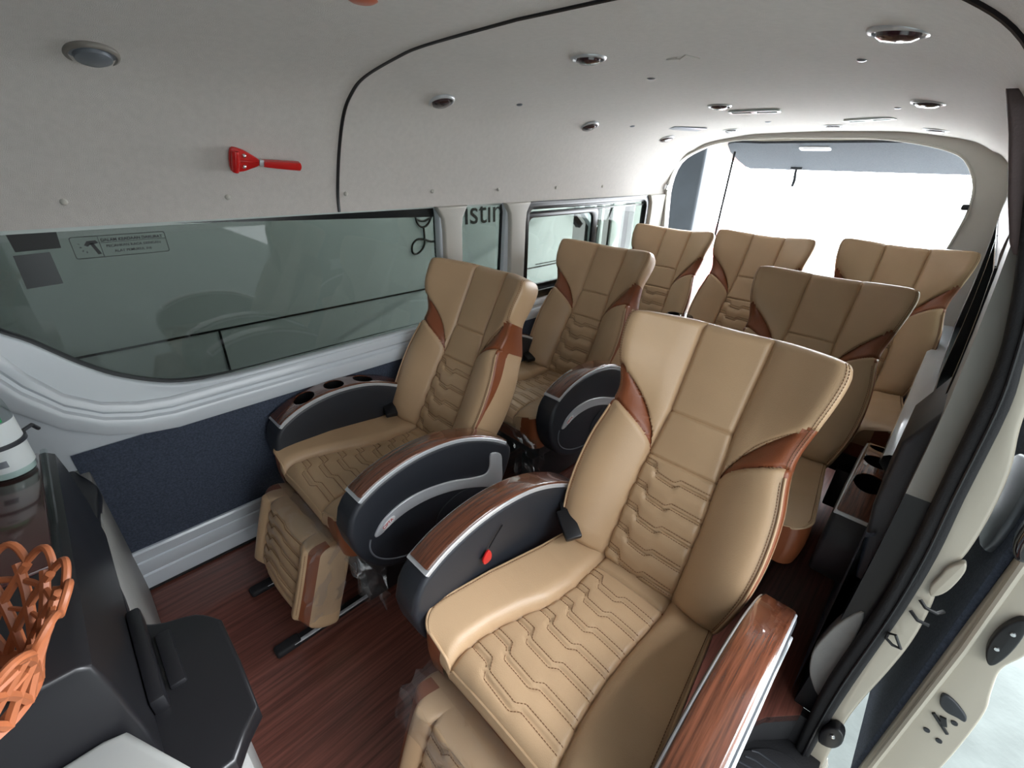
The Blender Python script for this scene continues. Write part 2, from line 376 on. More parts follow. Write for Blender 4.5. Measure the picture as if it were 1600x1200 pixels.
add('hammer_symbol', joinm([X2([(-.078, .006), (-.070, .016), (-.052, .017), (-.048, .010), (-.054, .008), (-.064, .007), (-.072, .002)]), X2([(-.066, .010), (-.058, .010), (-.048, -.018), (-.056, -.020)]),
    X2([(-.092, .012), (-.086, .010), (-.087, .008)]), X2([(-.090, .002), (-.084, .002), (-.085, -.001)]), X2([(-.086, -.008), (-.082, -.005), (-.083, -.010)]), X2([(-.078, -.014), (-.077, -.008), (-.075, -.013)])]), 'ink', st)
add('lettering', joinm([text_mesh('DALAM KEADAAN DARURAT', .0104, (0, -.042, .0125), (0, 1, 0), (0, 0, 1), .0004, .0003),
    text_mesh('PECAHKAN KACA DENGAN', .0096, (0, -.034, -.003), (0, 1, 0), (0, 0, 1), .0004, .0001), text_mesh('ALAT PEMUKUL INI', .0096, (0, -.02, -.017), (0, 1, 0), (0, 0, 1), .0004, .0001)]), 'ink', st)

# round caps along the headliner edge
caps = [(-.786, 'in the front corner of the first window'), (-.424, 'under the red hammer'), (-.051, 'beside the headliner seam'), (.32, 'at the end of the first window'), (.689, 'over the narrow second window'), (1.102, 'over the sliding window front'), (1.52, 'over the sliding window rear')]
for y, w in caps:
    o = add('screw_cap', lathe([(.0001, .006), (.004, .0055), (.007, .003), (.008, 0)], 16, 0), 'creamtrim', None, (-.788, y, 1.322), label='small round trim cap on the headliner edge ' + w, cat='cap', group='round caps along the headliner edge')

# pillars shading arches under headliner
for y0, y1, nn in ((.335, .50, 5), (.735, .91, 6), (2.08, 2.32, 7)):
    a = [(y0, 1.262), (y1, 1.262), (y1-.012, 1.245), (y1-.03, 1.215), (y1-.035, 1.17), (y1-.038, .78), (y0+.038, .78), (y0+.035, 1.17), (y0+.03, 1.215), (y0+.012, 1.245)]
    struct('trim_%d' % nn, prism(0, a, -.81, -.776, .008), 'creamtrim', ['cream pillar cover between the first and second windows', 'cream pillar cover between the second and sliding windows', 'cream pillar cover behind the sliding window'][nn-5], 'trim')

# rear end: frame around the open hatch
op = [(-.74, .42), (-.749, .98), (-.765, 1.15), (-.774, 1.316), (-.732, 1.455), (-.616, 1.531), (-.463, 1.578), (-.207, 1.596), (.07, 1.596), (.314, 1.590), (.502, 1.564), (.632, 1.529), (.697, 1.484), (.753, 1.391), (.772, 1.28), (.765, 1.16), (.75, .98), (.74, .42)]
rear_out = [(-.93, -.03), (-.93, 1.3), (-.80, 1.60), (-.5, 1.70), (.1, 1.72), (.6, 1.70), (.9, 1.60), (1.0, 1.3), (1.0, -.03)]
struct('wall_rear', sheet_holes(rear_out, [smooth_poly(op[1:-1], 3, False)+[(.74, .42), (-.74, .42)]], 2.29, 2.36, 1, .006), 'rear', 'cream body frame around the open rear hatch', 'wall')
struct('trim_8', tube([(x, 2.287, z) for x, z in smooth_poly(op, 4, False)], .006, 8), 'creamtrim', 'thin dark seal round the rear hatch opening', 'trim')

# right wall behind the sliding door
rp = [(.875, 1.30), (.885, 1.25), (.897, 1.10), (.903, 1.0), (.908, .8), (.912, .6), (.912, .2), (.905, 0)]
def wx(z): return interp(z, [p[1] for p in rp][::-1], [p[0] for p in rp][::-1])
def bend(me, off=0):
    for vtx in me.vertices:
        vtx.co.x += wx(vtx.co.z)-.90+off
    return me
def strip_wall(segs, off0, off1):
    parts = []
    for (y0, y1, z0, z1) in segs:
        zs = np.linspace(z0, z1, 6); out = [(wx(z)+off0, z) for z in zs]+[(wx(z)+off1, z) for z in zs[::-1]]
        parts.append(prism(1, out, y0, y1))
    return joinm(parts)
struct('wall_right_lower', strip_wall([(.33, 2.30, .0, .80)], 0, .05), 'black', 'dark lower trim of the right side wall behind the door', 'wall')
struct('wall_right', strip_wall([(.33, .50, .80, 1.36), (2.0, 2.30, .80, 1.36), (.50, 2.0, 1.25, 1.36)], 0, .05), mat('grey_trim', (.27, .26, .235), .45, coat=.2), 'light trim of the right side wall behind the door', 'wall')
w4 = struct('window_4', strip_wall([(.50, 2.0, .80, 1.262)], .03, .034), 'glass', 'tinted side window behind the open sliding door', 'window')
add('window_frame', joinm([strip_wall([(.49, .52, .79, 1.27), (1.97, 2.02, .79, 1.27), (1.22, 1.25, .79, 1.27), (.50, 2.02, .79, .812), (.50, 2.02, 1.25, 1.27)], -.003, .028)]), 'hub', w4)
v, f = sweep_y([(.92, .74), (.862, .738), (.850, .728), (.848, .705), (.862, .690), (.91, .66)], .62, 2.29, 2)
struct('trim_9', mesh(v, f), 'paint', 'white ledge below the right side window', 'trim')
v, f = sweep_y([(.897, .655), (.88, .64), (.885, .40), (.888, .2), (.89, .0)], .34, 2.29, 30)
struct('trim_10', mesh(v, f), 'navy', 'navy felt panel low on the right wall', 'trim')
struct('trim_13', box(.60, .90, 1.98, 2.285, 0, .60, .02), 'dark', 'dark wheel housing cover in the right rear corner', 'trim')
struct('trim_14', prism(1, smooth_poly([(.955, .09), (.912, .13), (.893, .20), (.893, .26), (.912, .37), (.945, .44), (.955, .30)], 4), .325, .37, .006), 'board', 'grey rounded cover low beside the door seal', 'trim')
struct('trim_11', prism(1, [(.785, 1.563), (.812, 1.50), (.846, 1.405), (.874, 1.335), (.885, 1.318), (.905, 1.315), (.905, 1.40), (.87, 1.56)], .30, .36, .006), 'trimbrown', 'taupe trim piece at the top of the door pillar', 'trim')
struct('trim_12', prism(1, [(.865, .90), (.905, 1.0), (.93, 1.0), (.93, .50), (.90, .50), (.885, .60), (.868, .72)], .36, .62, .01), 'dark', 'grey moulded pillar trim behind the door seal', 'trim')

# door opening: seal, painted pillar
sL = [(.80, 1.585), (.835, 1.50), (.870, 1.386), (.890, 1.317), (.910, 1.244), (.931, 1.142), (.940, 1.039), (.948, .855), (.957, .669), (.957, .473), (.945, .186), (.948, 0), (.955, -.15)]
sR = [(.87, 1.585), (.895, 1.50), (.920, 1.386), (.935, 1.317), (.948, 1.244), (.962, 1.151), (.978, 1.055), (.989, .852), (.999, .698), (1.000, .515), (.992, .254), (.989, .04), (.992, -.15)]
sL_, sR_ = smooth_poly(sL, 4, False), smooth_poly(sR, 4, False)
seal = thing('door_seal', 'thick black rubber seal along the rear edge of the open doorway', 'seal', (.95, .3, 0))
m_ = prism(1, [(x-.95, z) for x, z in sL_]+[(x-.95, z) for x, z in sR_[::-1]], -.012, .03, .010, 3)
add('seal_band', m_, 'rubber', seal)
mid = [((a[0]+b[0])/2+.004-.95, -.014, (a[1]+b[1])/2) for a, b in zip(sL_, sR_)]
add('piping_cord', tube(mid, .0032, 8), 'black', seal)
pR = [(.93, 1.585), (.95, 1.50), (.965, 1.386), (.978, 1.3), (.984, 1.2), (.995, 1.09), (1.005, 1.02), (1.024, .935), (1.034, .836), (1.036, .733), (1.028, .634), (1.036, .551), (1.040, .445), (1.035, .332), (1.022, .16), (1.02, .03), (1.03, -.15)]
pR_ = smooth_poly(pR, 4, False)
struct('wall_right_pillar', prism(1, [(x-.01, z) for x, z in sR_]+pR_[::-1], .305, .36, .008), 'cream', 'cream painted door pillar face beside the black seal', 'wall')
o = add('pillar_bracket', prism(1, smooth_poly([(1.022, .69), (1.038, .715), (1.046, .69), (1.040, .63), (1.024, .60), (1.014, .62), (1.018, .66)], 4), .294, .31, .006), 'cream', None, label='tan moulded bump stop on the painted door pillar', cat='bracket')
o = add('door_gasket', tube([(1.012, .30, .575), (1.025, .292, .567), (1.045, .295, .565), (1.055, .31, .567)], .004, 8), 'black', None, label='upper thin black strap across the painted door pillar', cat='strap', group='black straps on the door pillar')
o = add('door_gasket', tube([(1.008, .30, .535), (1.025, .292, .525), (1.045, .295, .524)], .004, 8), 'black', None, label='lower thin black strap across the painted door pillar', cat='strap', group='black straps on the door pillar')
o = add('seal_loop', tube([(.995, .285, .455), (1.006, .280, .465), (1.025, .280, .435), (1.010, .280, .433), (.995, .283, .44)], .0035, 8, closed=True), 'black', None, label='small black wire loop sticking out beside the door seal', cat='loop')
o = thing('door_latch', 'dark latch with bright bolt at the foot of the door pillar', 'latch', (1.0, .285, .03))
add('latch_body', prism(1, smooth_poly([(-.012, -.05), (-.018, 0), (0, .04), (.022, .035), (.03, .0), (.018, -.04)], 3), -.012, .02, .004), 'black', o)
add('bolt', lathe([(.0001, -.016), (.006, -.015), (.007, -.01)], 12, 1, (.006, 0, .008)), 'chrome', o)

# door step
struct('step_well', joinm([box(.78, 1.02, -1.6, .32, -.16, -.13, .004), box(.79, .805, -1.6, .10, -.14, -.002, .003), prism(2, [(.80, .10), (.86, .22), (.93, .30), (1.0, .31), (1.0, .33), (.78, .33), (.78, .10)], -.14, -.001)]), 'rubber', 'black rubber covered door step', 'step')
sm = thing('step_mat', 'black ribbed rubber mat on the door step', 'mat', (.88, 0, -.13))
add('mat_sheet', prism(2, smooth_poly([(-.07, -.6), (.11, -.6), (.12, .0), (.11, .22), (.04, .24), (-.03, .17), (-.07, .08)], 4), 0, .012, .003), 'rubber', sm)
ribs = []
for i in range(9):
    y = .19-i*.028
    ribs.append(tube([(-.05+.03*max(0, (y-.08)/.1), y-.01, .013), (0, y, .013), (.05, y+.004, .013), (.10, y, .013)], .003, 6))
add('ribs', joinm(ribs), 'dark', sm)
struct('sill_plate', joinm([box(.99, 1.06, -1.6, .30, -.20, -.14, .006), box(.80, 1.05, -1.6, .4, -.62, -.2, .02)]), 'cream', 'cream painted body sill below the doorway', 'sill')

# sliding door, slid open
dl = [(1.098, 1.0), (1.100, .78), (1.098, .5), (1.096, .2), (1.094, -.02), (1.094, -.15)]
dr_ = [(1.16, 1.0), (1.190, .80), (1.190, .60), (1.188, .546), (1.176, .49), (1.186, .42), (1.198, .36), (1.203, .25), (1.203, .10), (1.19, -.10), (1.17, -.15)]
door = struct('door_1', prism(1, smooth_poly(dl, 3, False)+smooth_poly(dr_, 4, False)[::-1], .315, 1.5, .006), 'cream', 'cream sliding door standing open beyond the pillar', 'door')
add('door_panel', box(1.083, 1.10, .335, 1.46, -.12, .90, .006), 'navy', door)
add('edge_bead', tube([(1.106, .312, .9), (1.112, .309, .5), (1.108, .309, .1), (1.106, .312, -.15)], .008, 8), 'cream', door)
strk = add('striker_plate', prism(1, smooth_poly([(1.150, .500), (1.136, .535), (1.134, .59), (1.145, .635), (1.158, .64), (1.166, .60), (1.166, .545), (1.160, .505)], 4), .300, .318, .005), 'black', door)
add('screw', joinm([lathe([(.0001, .2965), (.004, .297), (.005, .30)], 12, 1, (1.152, 0, .60)), lathe([(.0001, .2965), (.004, .297), (.005, .30)], 12, 1, (1.147, 0, .548))]), 'chrome', strk)
add('keyhole_cover', prism(1, smooth_poly([(1.128, .345), (1.136, .352), (1.155, .345), (1.178, .325), (1.182, .308), (1.168, .307), (1.150, .305), (1.134, .318)], 4), .308, .318, .003), 'dark', door)
add('latch_slot', joinm([prism(1, [(1.134, .275), (1.138, .281), (1.176, .244), (1.172, .239)], .310, .318, .001), prism(1, [(1.147, .281), (1.158, .284), (1.167, .262), (1.157, .256)], .310, .318, .001)]), 'black', door)
for (hx, hz) in ((1.172, .284), (1.145, .215), (1.171, .206)):
    add('plug', lathe([(.0001, .312), (.006, .312), (.007, .318)], 14, 1, (hx, 0, hz)), 'dark', door)
add('door_handle', joinm([prism(1, smooth_poly([(1.10, .76), (1.08, .80), (1.085, .90), (1.11, .97), (1.14, .95), (1.13, .80)], 4), .30, .345, .01)]), 'gloss', door)
add('handle_bezel', prism(0, smooth_poly([(.40, .70), (.62, .68), (.66, .76), (.60, .86), (.40, .88)], 4), 1.068, 1.085, .006), 'grey', door)
add('door_glass', prism(1, [(1.098, 1.0), (1.06, 1.45), (1.064, 1.45), (1.104, 1.0)], .34, 1.45), 'glass', door)
add('upper_frame', joinm([prism(1, [(1.09, 1.0), (1.03, 1.5), (1.07, 1.5), (1.15, 1.0)], .315, .345), prism(1, [(1.09, 1.0), (1.03, 1.5), (1.07, 1.5), (1.15, 1.0)], 1.44, 1.5)]), 'hub', door)

# unseen cab end: solid walls added to darken the front left
struct('wall_front_blocker', joinm([box(-.9, 1.0, -2.36, -2.3, -.03, 1.72), box(.93, .98, -2.3, -1.0, -.03, 1.0), box(.90, .96, -2.3, -1.0, 1.0, 1.60)]), 'dark', 'added solid walls closing the unseen cab against light', 'wall')

# ground and surroundings
struct('shade_roof', joinm([box(-9, 2.6, -10, 2.75, 3.3, 3.4), box(.1, 2.6, 2.75, 7.0, 3.3, 3.4)]), 'grey', 'added unseen roof shading the vans and the ground nearby', 'roof')  # added out of view to cut sky light on the nearby ground
struct('ground', prism(2, [(-14, -14), (14, -14), (14, 3.2), (-14, 3.2)], -.72, -.62), mat('ground_shade_tone', (.095, .107, .102), .95, bump=.6, bscale=30, vary=.16, vscale=4, spec=.05), 'concrete floor beside and below the van, darker colour standing in for shade', 'ground')  # same ground as the yard; darker colour here stands in for shade
struct('yard', prism(2, [(-14, 3.2), (14, 3.2), (14, 20), (-14, 20)], -.72, -.62), 'concrete', 'concrete yard behind the van, paler colour standing in for daylight', 'ground')  # paler colour stands in for daylight and lifts the bounce into the van

# neighbouring van seen through the left windows
nv = thing('parked_van', 'white van parked right beside the left windows', 'van', (-1.45, .8, -.6))
def L(y, z): return (y-.8, z+.6)
doorhole = [L(2.12, 1.16), L(2.95, 1.16), L(2.95, .80), L(2.42, .80), L(2.2, 1.0)]
add('body_side', sheet_holes([L(-2.6, -.35), L(3.6, -.35), L(3.6, 1.75), L(-2.6, 1.75)], [rrect(*[q for q in (2.15-.8, 3.05-.8, .70+.6, 1.20+.6)], .05)], -.09, 0, 0, .004), 'white', nv)
add('side_window', prism(0, rrect(2.13-.8, 3.07-.8, .68+.6, 1.22+.6, .05), -.06, -.05), 'gloss', nv)
add('window_rail', joinm([box(-.05, -.02, 2.42-.8, 2.46-.8, .70+.6, 1.2+.6, .004), box(-.05, -.02, 2.56-.8, 2.60-.8, .70+.6, 1.2+.6, .004), box(-.05, -.03, 2.75-.8, 2.9-.8, .72+.6, 1.18+.6, .004)]), 'white', nv)
add('panel_gap', joinm([box(-.002, .002, -2.0-.8, 2.05-.8, .720+.6, .729+.6), box(-.002, .002, -.415-.8, -.406-.8, .30+.6, .72+.6), box(-.002, .003, 1.72-.8, 2.10-.8, .742+.6, .748+.6)]), 'ink', nv)
add('logo_lettering', joinm([text_mesh('istin', .205, (.001, 1.03-.8, 1.078+.6), (0, 1, 0), (0, 0, 1), .001, 0), text_mesh('u', .205, (.001, .815-.8, 1.10+.6), (0, 1, 0), (0, 0, 1), .001, .004)]), 'ink', nv)
sp = smooth_poly([(.68, 1.22), (.675, 1.16), (.69, 1.105), (.725, 1.085), (.765, 1.105), (.79, 1.16), (.79, 1.22)], 5, False)
sp2 = smooth_poly([(.682, 1.13), (.73, 1.118), (.788, 1.135)], 5, False)
sp3 = smooth_poly([(.728, 1.085), (.73, 1.03), (.725, .985), (.70, .955), (.665, .94), (.64, .955), (.645, .995), (.68, 1.02), (.73, 1.015), (.78, 1.00), (.84, 1.005)], 6, False)
add('stethoscope_drawing', joinm([tube([(.001, y-.8, z+.6) for y, z in q], .006, 6) for q in (sp, sp2, sp3)]), 'ink', nv)
add('bracket', joinm([prism(0, [L(2.10, 1.17), L(2.14, 1.19), L(2.42, .98), L(2.38, .95)], 0, .05, .004), prism(0, [L(2.24, 1.17), L(2.33, 1.18), L(2.40, 1.08), L(2.33, 1.07)], 0.0, .06, .008)]), 'paint', nv)

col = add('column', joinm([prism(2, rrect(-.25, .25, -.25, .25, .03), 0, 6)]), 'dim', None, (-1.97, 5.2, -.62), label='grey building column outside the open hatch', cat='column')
tl = add('car_rear', joinm([prism(0, smooth_poly([(-.4, 0), (.9, 0), (1.0, .9), (.8, 1.22), (-.2, 1.26), (-.42, 1.1)], 4), -.8, .0, .05)]), 'red', None, (-2.1, 6.5, -.62), label='red car parked outside by the grey column', cat='car')

# tailgate, raised
tg = thing('tailgate', 'raised tailgate with grey felt lining above the open hatch', 'tailgate', (.06, 2.37, 1.60))
def T(x, y, z): return (x-.06, y-2.37, z-1.60)
hl, hr, fr_, fl = (-.40, 2.39, 1.567), (.52, 2.39, 1.567), (.74, 2.98, 1.435), (-.46, 2.98, 1.427)
outl = smooth_poly([(-.47, 2.40), (-.25, 2.375), (.1, 2.37), (.45, 2.375), (.66, 2.44), (.76, 2.60), (.80, 2.96), (.70, 2.99), (.1, 2.99), (-.40, 2.985), (-.52, 2.93)], 3)
def tz(x, y): return 1.573-(y-2.37)*.225
def slab(outline, t0, t1):
    bm_ = prism(2, outline, 0, 1)
    for vtx in bm_.vertices:
        x, y, z = vtx.co; vtx.co = T(x, y, tz(x, y)+(t0 if z < .5 else t1))
    return bm_
add('lining', slab(outl, 0, .02), 'greyfelt', tg)
outl2 = [(.06+(x-.06)*1.09, 2.66+(y-2.66)*1.07) for x, y in outl]
add('shell', slab(outl2, .012, .05), 'cream', tg)
add('handle_recess', slab(rrect(-.07, .09, 2.43, 2.50, .02), -.006, .002), 'silver', tg)
add('handle_cavity', slab(rrect(-.055, .075, 2.443, 2.488, .015), -.008, .002), 'black', tg)
hinge = add('pull_strap', joinm([tube([T(-.179, 2.92, 1.452), T(-.179, 2.92, 1.42), T(-.172, 2.92, 1.37), T(-.176, 2.92, 1.329)], [.007, .009, .011, .009], 8), tube([T(-.215, 2.92, 1.445), T(-.145, 2.92, 1.445)], .009, 8)]), 'dark', tg)
add('gas_strut', tube([T(-.455, 2.50, 1.53), T(-.43, 2.42, 1.25), T(-.40, 2.33, 1.02)], .0075, 8), 'black', tg)
add('hatch_latch', box(-.80, -.765, 2.26, 2.30, 1.29, 1.325, .006), 'chrome', None, label='small bright catch on the left edge of the hatch opening', cat='catch')
add('hatch_latch', box(.742, .77, 2.24, 2.30, 1.285, 1.31, .006), 'dark', None, label='small dark catch on the right edge of the hatch opening', cat='catch')

# ------------------------------------------------------------------ on the ceiling
def orient_to_ceiling(o, x, y):
    z = ceil_z(x, y); e = .02
    n = Vector((.6*(ceil_z(x+e, y)-ceil_z(x-e, y))/(2*e), (ceil_z(x, y+e)-ceil_z(x, y-e))/(2*e), -1)).normalized()
    o.rotation_euler = n.to_track_quat('Z', 'Y').to_euler(); o.location = Vector((x, y, z))
ring_me = lathe([(.0385, .000), (.039, .004), (.041, .0055), (.045, .004), (.047, .001), (.047, -.004), (.0385, -.004)], 40)
dish_me = lathe([(.039, .001), (.034, .002), (.020, .004), (.018, .002), (.0001, .0015)], 32)
lens_me = lathe([(.033, .002), (.031, .009), (.022, .0135), (.0001, .0150)], 32)
lights = [(-.598, -.663, 'largest grey ring downlight at the front left of the ceiling', 'g'), (-.601, .24, 'downlight just behind the dark headliner seam', 'd'), (-.614, 1.103, 'second downlight behind the headliner seam along the left side', 'd'),
 (-.585, 1.797, 'downlight in the rear left corner of the ceiling near the hatch', 'd'), (-.034, .287, 'dark downlight nearest the camera on the middle of the ceiling', 'd'), (-.083, 1.261, 'middle ceiling downlight in front of the white rectangular lamp', 'd'),
 (-.295, 1.967, 'small rear downlight between the flat grey plate and the white lamp', 'd'), (.183, 1.967, 'small rear downlight just above the centre of the hatch', 'd'), (.629, .244, 'largest dark downlight with bright rim at the right', 'd'),
 (.591, 1.219, 'right side downlight halfway to the hatch', 'd'), (.568, 1.95, 'rear right downlight close to the hatch corner', 'd')]
M['grim'] = mat('grey_rim', (.22, .20, .18), .4)
M['lens_dark'] = mat('lamp_lens_dark', (.05, .02, .025), .15, coat=.8)
for x, y, lb, k in lights:
    t = thing('ceiling_downlight', lb, 'ceiling light', group='round ceiling downlights'); orient_to_ceiling(t, x, y)
    add('rim', ring_me.copy(), M['grim'] if k == 'g' else 'silver', t)
    add('reflector', dish_me.copy(), 'grey' if k == 'g' else 'black', t); add('lens', lens_me.copy(), 'grey' if k == 'g' else 'lens_dark', t)
t = thing('ceiling_lamp', 'faint orange warning lamp cut by the top edge of the photo', 'ceiling light'); orient_to_ceiling(t, -.063, -.335)
add('rim', lathe([(.0001, .004), (.02, .003), (.026, 0)], 24), mat('amber_lens', (.55, .12, .05), .3), t)
for (x, y, w, h, lb, m1, m2) in ((.0, 1.42, .20, .06, 'white framed rectangular lamp left of centre near the hatch', 'white', 'grey'), (.36, 1.72, .20, .05, 'white framed rectangular lamp right of centre near the hatch', 'white', 'white')):
    t = thing('ceiling_lamp', lb, 'ceiling light'); orient_to_ceiling(t, x, y)
    add('frame', sheet_holes(rrect(-w/2, w/2, -h/2, h/2, .012), [rrect(-w/2+.012, w/2-.012, -h/2+.010, h/2-.010, .006)], -.004, .008, 2, .001), m1, t)
    add('diffuser', box(-w/2+.01, w/2-.01, -h/2+.008, h/2-.008, -.004, .003), m2, t)
    add('latch', box(-.012, .012, -h/2+.005, h/2-.005, 0, .0085, .001), 'dark' if m2 == 'grey' else 'white', t)
t = thing('ceiling_plate', 'flat grey cover plate on the rear left of the ceiling', 'cover plate'); orient_to_ceiling(t, -.426, 1.70)
add('plate', box(-.10, .10, -.04, .04, -.002, .004, .002), 'grey', t)
for x, y, lb in ((-.055, .649, 'in the middle of the bay of four front downlights'), (.516, .576, 'behind the largest right downlight'), (-.558, .576, 'on the left side near the seam'), (.492, 1.397, 'beside the right rectangular lamp'), (-.045, 1.75, 'behind the left rectangular lamp'), (-.548, 1.372, 'between the left rear downlights')):
    t = add('trim_clip', lathe([(.0001, .004), (.007, .0035), (.010, .001), (.010, -.003)], 16, sx=1.4), 'grey', None, label='tiny headliner clip ' + lb, cat='clip', group='tiny headliner clips'); orient_to_ceiling(t, x, y)
# scratches and scuff marks
mk = mat('chalk_mark', (.72, .70, .66), .9)
t = thing('scuff_mark', 'pale zigzag scratch on the ceiling beside the big right downlight', 'scratch'); orient_to_ceiling(t, .17, .42)
add('scratch', joinm([tube([(-.03, -.02, .001), (.03, -.012, .001), (-.02, .03, .001)], .0012, 5), tube([(-.01, .02, .001), (.0, .055, .001), (.01, .02, .001)], .001, 5)]), mk, t)

# emergency hammer on the left headliner
def face_wall(o, y, z, tilt):
    d = interp(z, [p[1] for p in from_spline][::-1], [p[0] for p in from_spline][::-1]); o.location = (CX-d, y, z)
hm = thing('emergency_hammer', 'red emergency window hammer clipped to the headliner above the big window', 'hammer', (0, 0, 0))
hz = 1.425; z0 = 1.36; dA = interp(hz, [p[1] for p in from_spline][::-1], [p[0] for p in from_spline][::-1])
dB = interp(z0, [p[1] for p in from_spline][::-1], [p[0] for p in from_spline][::-1])
hm.location = (CX-dA+.003, -.395, hz)
hm.rotation_euler = (math.radians(-4), math.atan2(dB-dA, hz-z0), 0)
base = smooth_poly([(-.012, -.030), (-.012, .030), (.018, .030), (.040, .020), (.062, .008), (.066, 0), (.062, -.010), (.040, -.021), (.018, -.030)], 4)
add('holder', prism(0, base, 0, .012, .003), 'red', hm)
add('hammer_head', joinm([tube([(.020, -.004, -.028), (.022, -.004, 0), (.020, -.004, .028)], [.009, .011, .009], 12)]), 'red', hm)
add('holder_ridge', box(.012, .015, .006, .060, -.002, .002, .001), 'red', hm)
for sz in (.015, -.015): add('screw', lathe([(.0001, .0165), (.003, .016), (.006, .013), (.0065, .011)], 16, 0, (0, .022, sz)), 'chrome', hm)
add('metal_neck', box(.008, .018, .062, .076, -.009, .008, .002), 'silver', hm)
add('handle', prism(0, smooth_poly([(.074, -.005), (.082, -.009), (.17, -.011), (.180, -.009), (.183, 0), (.180, .009), (.17, .011), (.082, .008), (.074, .004)], 3), .004, .022, .006), 'red', hm)

# ------------------------------------------------------------------ captain seats
TH = math.radians(28); SV = np.array([0, math.sin(TH), math.cos(TH)]); NV = np.array([0, -math.cos(TH), math.sin(TH)]); OB = np.array([0, 0, .44])
SMAX = .715
Wx = [-.01, .05, .12, .20, .27, .33, .38, .42, .46, .50, .55, .60, .65, .69, .715]
Wy = [.212, .232, .248, .253, .250, .243, .230, .222, .220, .229, .242, .252, .257, .254, .240]
_ws = np.linspace(-.01, .715, 200); _wc = np.interp(_ws, Wx, Wy)
for _ in range(3): _wc = np.convolve(np.pad(_wc, 5, 'edge'), np.ones(11)/11, 'valid')
def Wd(s): return np.interp(s, _ws, _wc)
def cc(s): return np.interp(s, [0, .2, .34, .456, .715], [.103, .101, .094, .084, .088])
UC = .42
ROWS = [.302, .236, .170, .103, .037]
def zig(t): return np.interp(t, [-1, -.64, -.52, .03, .18, 1], [0, -.003, -.026, -.032, -.019, -.022])
def s_up(x): t = np.clip((np.abs(x)-.094)/.14, 0, 1); return .325+.205*t**.55
def s_lo(x): t = np.clip((np.abs(x)-.094)/.12, 0, 1); return .325+.103*t**.5
def g(d, w): return np.exp(-(d/w)**2)
def back_point(U, s):
    a = abs(U); sg = 1 if U >= 0 else -1
    s_in = s
    Wv = Wd(s); c = cc(s)
    q = 1.0
    if s > SMAX-.03: q = math.sqrt(max(0, 1-((s-(SMAX-.03))/.03)**2))
    if s < .02: q = math.sqrt(max(0, 1-((.02-s)/.03)**2))
    rc = 1-.10*(1-q) if s > .3 else 1-.05*(1-q)
    if a <= 1:
        x = (a/UC)*c if a <= UC else c+(a-UC)/(1-UC)*(Wv-c)
    else: x = Wv
    def nf(x):
        tau = max(0, (x-c)/(Wv-c))
        k = sstep(s_lo(x)-.004, s_up(x)+.012, s) if x > .1 else (1 if s > .40 else sstep(.33, .42, s))
        nb = .060*math.sin(min(tau/.8, 1)*math.pi/2)**.85-.008*max(0, (tau-.8)/.2)**2
        nb *= sstep(-.02, .06, s)*.35+.65
        nw = .088*tau**1.2*sstep(.36, .60, s)+.010*math.sin(min(tau/.3, 1)*math.pi/2)-.012*max(0, (tau-.85)/.15)**2
        n = nb*(1-k)+nw*k
        if x < c:
            t = x/c; n += .006*(1-t*t)
            if s < .325:
                z = zig(t*sg)
                for r in ROWS:
                    n -= .0065*g(s-r-z, .0035)+.003*g(s-r-z-.009, .0025)
                    n += .0045*g(s-r-z+.026, .020)
            n -= .007*g(s-.325, .004)+.007*g(s-.456, .004)
        dseam = abs(x-c); n -= .009*g(dseam, .005)
        if x > c+.004:
            if s < s_lo(x)+.02: n -= .008*g(s-s_lo(x), .005)
            if s > s_up(x)-.02: n -= .006*g(s-s_up(x), .005)
            if s_lo(x) < s < s_up(x): n -= .006
        return n
    nE = nf(Wv-.002); nB = -.105-.015*sstep(.0, .3, s)+.060*sstep(.45, .62, s)*0
    hs = sstep(.42, .56, s); nBe = nB+.085*hs  # the wings' backs follow them forward
    if a <= 1: n = nf(min(x, Wv-.002))
    else:
        t = a-1; rad = .014
        if t <= .15:
            th = t/.15*math.pi/2; x = Wv+rad*math.sin(th)*.8; n = nE-rad*(1-math.cos(th))
        elif t <= .5:
            f_ = (t-.15)/.35; x = Wv+rad*.8-.012*f_*f_; n = (nE-rad)+(nBe+.03-(nE-rad))*f_
        elif t <= .65:
            th = (t-.5)/.15*math.pi/2; x = Wv+rad*.8-.012-.03*(1-math.cos(th)); n = nBe+.03-.03*math.sin(th)
        else:
            f_ = (t-.65)/.35; xe = Wv+rad*.8-.042; x = xe*(1-f_); n = nBe+(nB-nBe)*sstep(0, .8, f_)
    # extra seam on side face
    if 1.0 < a < 1.5 and s_lo(.21) < s < s_up(.21): n += 0
    nm = (nE*.3+nBe*.7) if a > UC else (nf(0)*.3+nB*.7)
    nm = -.045+.03*hs*min(1, x/.2)
    n = nm+(n-nm)*q
    sd = s-.018*sstep(.62, SMAX, s)*max(0, (x-c)/(Wv-c))**1.6
    return OB+np.array([sg*x*rc, 0, 0])+sd*SV+n*NV
